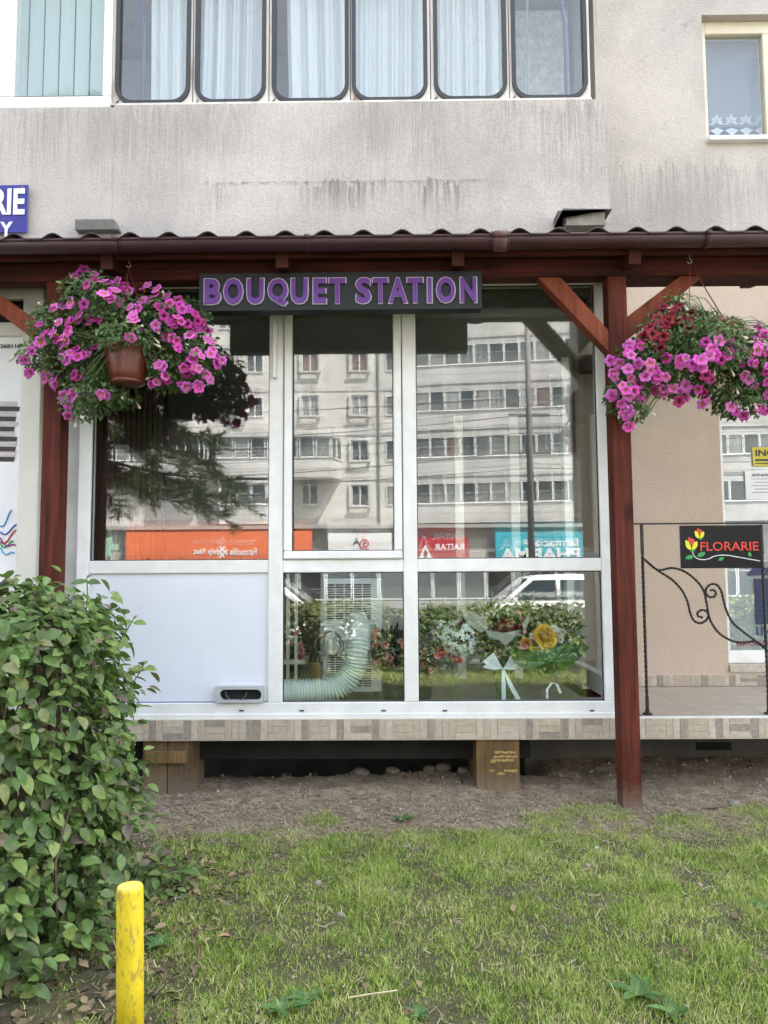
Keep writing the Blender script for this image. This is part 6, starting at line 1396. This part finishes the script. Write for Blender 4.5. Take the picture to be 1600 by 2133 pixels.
# utility poles and cables
poles = []
for x, lb in ((vat(1103, 900, -29.8).x, 'grey concrete utility pole mirrored in the right pane'), (-27, 'grey utility pole far along the street on the left'), (36, 'grey utility pole far along the street on the right')):
    t = empty('utility_pole', (x, -29.8, -.6), label=lb, cat='utility pole'); b = MB(); b.tube([(0, 0, 0), (0, 0, 17.5)], [.16, .10], 10); b.build('pole', M['concrete'], t, smooth=True); b = MB(); b.box(-.9, .9, -.05, .05, 8.6, 8.72); b.box(-.9, .9, -.05, .05, 6.9, 7.0); b.build('crossarm', M['metal_dark'], t); poles.append(x)
r = random.Random(77)
for q in range(13):
    z = 5.2 + q * .27 + r.uniform(-.03, .03); y = -29.8 + r.uniform(-.8, .8); sag = r.uniform(.5, 1.1); b = MB()
    for x0, x1, za, zb_3 in ((poles[1], poles[0], z + .2, z + .5), (poles[0], poles[2], z + .5, z + 2.2)):
        b.tube([(x0 + (x1 - x0) * i / 20, y, za + (zb_3 - za) * i / 20 - sag * 4 * (i / 20) * (1 - i / 20)) for i in range(21)], (.009 if q % 3 else .018), 5)
    tag(b.build('overhead_cable', M['black']), 'black overhead cable over the street, %s of the thirteen counted from below' % ('lowest', 'second', 'third', 'fourth', 'fifth', 'sixth', 'middle', 'eighth', 'ninth', 'tenth', 'eleventh', 'twelfth', 'topmost')[q], 'cable', 'overhead cables along the street')

# ------------------------------------------------------------ cars
glassC, gn_, gp_ = newmat('car_glass'); gp_.inputs['Base Color'].default_value = (.03, .04, .05, 1); gp_.inputs['Roughness'].default_value = .04
tyreM = flat('rubber_tyre', (.02, .02, .02), .8); rimM = flat('alloy_rim', (.45, .46, .48), .3, .9)
def car(loc, rz, paint, label, h_=1.62, L_=4.4, W_=1.8):
    t = empty('parked_car', loc, rz, label, 'car')
    def loft(secs, name, mat):
        b = MB(); n_ = len(secs[0]); vs = [p for s_ in secs for p in s_]; b.add(vs, [(j * n_ + i, j * n_ + i + 1, (j + 1) * n_ + i + 1, (j + 1) * n_ + i) for j in range(len(secs) - 1) for i in range(n_ - 1)] + [tuple(range(n_)), tuple((len(secs) - 1) * n_ + i for i in range(n_))[::-1]] + [((j) * n_, (j + 1) * n_, (j + 1) * n_ + n_ - 1, j * n_ + n_ - 1) for j in range(len(secs) - 1)]); o = b.build(name, mat, t, smooth=True); return o
    belt = h_ * .60; secs = []
    for x, wt, lo, hi in ((-.5, .70, .45, .62), (-.485, .90, .32, .82), (-.42, .97, .24, .97), (-.30, 1, .22, 1.0), (0, 1, .22, 1.0), (.18, 1, .22, .99), (.30, .98, .22, .93), (.42, .94, .26, .84), (.485, .82, .34, .70), (.5, .66, .42, .58)):
        w2 = W_ / 2 * wt; X_ = x * L_; secs.append([(X_, -w2 * .93, belt * lo), (X_, -w2, belt * (lo + .2 * (hi - lo))), (X_, -w2, belt * (lo + .7 * (hi - lo))), (X_, -w2 * .9, belt * hi), (X_, w2 * .9, belt * hi), (X_, w2, belt * (lo + .7 * (hi - lo))), (X_, w2, belt * (lo + .2 * (hi - lo))), (X_, w2 * .93, belt * lo)])
    loft(secs, 'body', paint)
    cs = []
    for x, zt__, w0, w1 in ((-.475, belt * .93, .84, .82), (-.43, h_ * .86, .88, .76), (-.38, h_ * .965, .9, .73), (-.15, h_, .9, .74), (.06, h_ * .985, .9, .73), (.12, h_ * .95, .9, .72), (.285, belt * .98, .86, .80)):
        X_ = x * L_; cs.append([(X_, -W_ / 2 * w0, belt * .93), (X_, -W_ / 2 * w1, zt__ - .05 if zt__ > belt * 1.1 else zt__), (X_, -W_ / 2 * (w1 - .12), zt__), (X_, W_ / 2 * (w1 - .12), zt__), (X_, W_ / 2 * w1, zt__ - .05 if zt__ > belt * 1.1 else zt__), (X_, W_ / 2 * w0, belt * .93)])
    loft(cs, 'cabin', paint)
    for sd in (-1, 1):
        def sp(x, f): w_l = (W_ / 2) * (.90 + (.74 - .90) * f); return (x * L_, sd * (w_l + .012), belt * .93 + (h_ * .955 - belt * .93) * f)
        for quad in (((.235, .16), (.10, .88), (-.02, .90), (-.02, .16)), ((-.045, .16), (-.045, .90), (-.22, .90), (-.25, .16)), ((-.275, .16), (-.25, .88), (-.36, .80), (-.41, .30))):
            b = MB(); p4 = [Vector(sp(*q)) for q in quad]; q4 = [p + Vector((0, -sd * .02, 0)) for p in p4]; b.add(p4 + q4, [(0, 1, 2, 3), (7, 6, 5, 4), (0, 4, 5, 1), (1, 5, 6, 2), (2, 6, 7, 3), (3, 7, 4, 0)]); b.build('side_window', glassC, t)
    for (xa, za, xb, zb_4, nm) in ((.13, h_ * .935, .278, belt * 1.03, 'windscreen'), (-.425, h_ * .85, -.472, belt * 1.02, 'rear_window')):
        s_ = .035 if xa > 0 else -.03; b = MB(); p4 = [Vector((xa * L_ + s_, -W_ * .33, za)), Vector((xa * L_ + s_, W_ * .33, za)), Vector((xb * L_ + s_, W_ * .39, zb_4)), Vector((xb * L_ + s_, -W_ * .39, zb_4))]; b.add(p4 + [p - Vector((s_, 0, 0)) for p in p4], [(0, 1, 2, 3), (7, 6, 5, 4), (0, 4, 5, 1), (1, 5, 6, 2), (2, 6, 7, 3), (3, 7, 4, 0)]); b.build(nm, glassC, t)
    for sx in (-.31, .31):
        for sd in (-1, 1):
            w_o = empty('wheel', (sx * L_, sd * (W_ / 2 - .11), .33)); w_o.parent = t; b = MB(); b.tube([(0, -.1, 0), (0, .1, 0)], .33, 24); b.build('tyre', tyreM, w_o); b = MB(); b.tube([(0, sd * .095, 0), (0, sd * .108, 0)], .2, 18); b.build('rim', rimM, w_o)
    for sd in (-1, 1):
        b = MB(); b.box(.462 * L_, .488 * L_, sd * W_ * .34 - .14, sd * W_ * .34 + .14, belt * .58, belt * .70); b.build('headlight', flat('headlight_lens', (.6, .62, .62), .1), t, bevel=.01)
        b = MB(); b.box(-.497 * L_, -.478 * L_, sd * W_ * .36 - .1, sd * W_ * .36 + .1, belt * .6, belt * .85); b.build('tail_light', flat('tail_lens', (.4, .02, .02), .2), t, bevel=.01)
        b = MB(); b.box(.20 * L_, .225 * L_, sd * W_ / 2 + (0 if sd > 0 else -.14), sd * W_ / 2 + (.14 if sd > 0 else 0), belt * .98, belt * 1.1); b.build('wing_mirror', paint, t, bevel=.01)
    return t
white_car = flat('white_car_paint', (.80, .80, .80), .2)
car((3.85, -15.2, -.57), R(180), white_car, 'white estate car facing left mirrored above the hedge in the lower right pane')
car((-2.75, -10.9, -.53), 0, pm('white_van_paint', (.76, .77, .78), None, 3, .2), 'white car with sloping bonnet facing right mirrored left of the air conditioner', 1.68, 4.3)
car((12.5, -15.2, -.592), R(180), flat('silver_car_paint', (.30, .31, .33), .25, .6), 'silver hatchback parked behind the white estate car')

# ------------------------------------------------------------ pine tree and leafy tree
def pine(loc, H, label, seed):
    r = random.Random(seed); t = empty('pine_tree', loc, label=label, cat='tree'); b = MB(); b.tube([(0, 0, 0), (.05, .03, H * .5), (0, 0, H)], [.16, .10, .02], 10); b.build('trunk', pm('pine_bark', (.06, .045, .035), (.035, .028, .022), 12, .9, bs=.8, bscale=20, bd=.02), t, smooth=True)
    bb = MB(); seg = []
    z = 2.25
    while z < H - .15:
        for q in range(7):
            a = r.random() * 6.28; ln_ = (2.35 * (1 - (z - 1.5) / (H - .5)) ** .7 + .2) * r.uniform(.5, 1.12); d = Vector((math.cos(a), math.sin(a), 0)); P_ = []
            for i in range(7): s_ = i / 6; P_.append(Vector((0, 0, z)) + d * ln_ * s_ + Vector((.05 * math.sin(i * 2 + q), .05 * math.cos(i * 2.3), -.22 * ln_ * s_ * s_ + .15 * s_ + .04 * math.sin(i * 1.9 + q))))
            bb.tube(P_, [.018 * (1 - i / 7) + .004 for i in range(7)], 4, False)
            for w__ in range(int(5 + ln_ * 9)):
                s_ = r.uniform(.25, 1.0); i = min(5, int(s_ * 6)); p = P_[i].lerp(P_[i + 1], s_ * 6 - i); sd = d.cross(Vector((0, 0, 1))) * r.choice((-1, 1)); td = (d * r.uniform(.2, 1) + sd * r.uniform(.2, 1) + Vector((0, 0, r.uniform(-.7, .3)))).normalized(); tl = r.uniform(.15, .42) * (1.15 - s_ * .5)
                bb.tube([p, p + td * tl], .004, 3, False); seg.append((p, td, tl))
        z += r.uniform(.17, .28)
    bb.build('branches', flat('dark_pine_twig', (.035, .026, .018), .9), t, fixn=False)['kind'] = 'stuff'
    rs_ = np.random.RandomState(seed); K = 90; S0 = np.repeat(np.array([tuple(q[0]) for q in seg]), K, 0); SD_ = np.repeat(np.array([tuple(q[1]) for q in seg]), K, 0); SL = np.repeat(np.array([q[2] for q in seg]), K)
    n_ = len(S0); u = rs_.uniform(.1, 1.02, n_); Pn = S0 + SD_ * (SL * u)[:, None]; Dn = SD_ * .75 + rs_.normal(size=(n_, 3)) * .55; Dn /= np.linalg.norm(Dn, axis=1)[:, None]; o_ = np.cross(Dn, rs_.normal(size=(n_, 3))); o_ /= np.linalg.norm(o_, axis=1)[:, None]
    ln_ = rs_.uniform(.07, .13, n_)[:, None]; V = np.stack([Pn - o_ * .0042, Pn + o_ * .0042, Pn + Dn * ln_], 1).reshape(-1, 3)
    tag(inst('needles', npmesh('needles', V, np.arange(n_ * 3).reshape(-1, 3), m_island('pine_needle', [(0, (.030, .048, .020)), (.6, (.055, .08, .03)), (1, (.10, .12, .04))], .6)), t), kind='stuff'); return t
pine((-3.95, -5.1, 0), 7.4, 'dark drooping pine tree mirrored in the upper part of the left pane', 5)
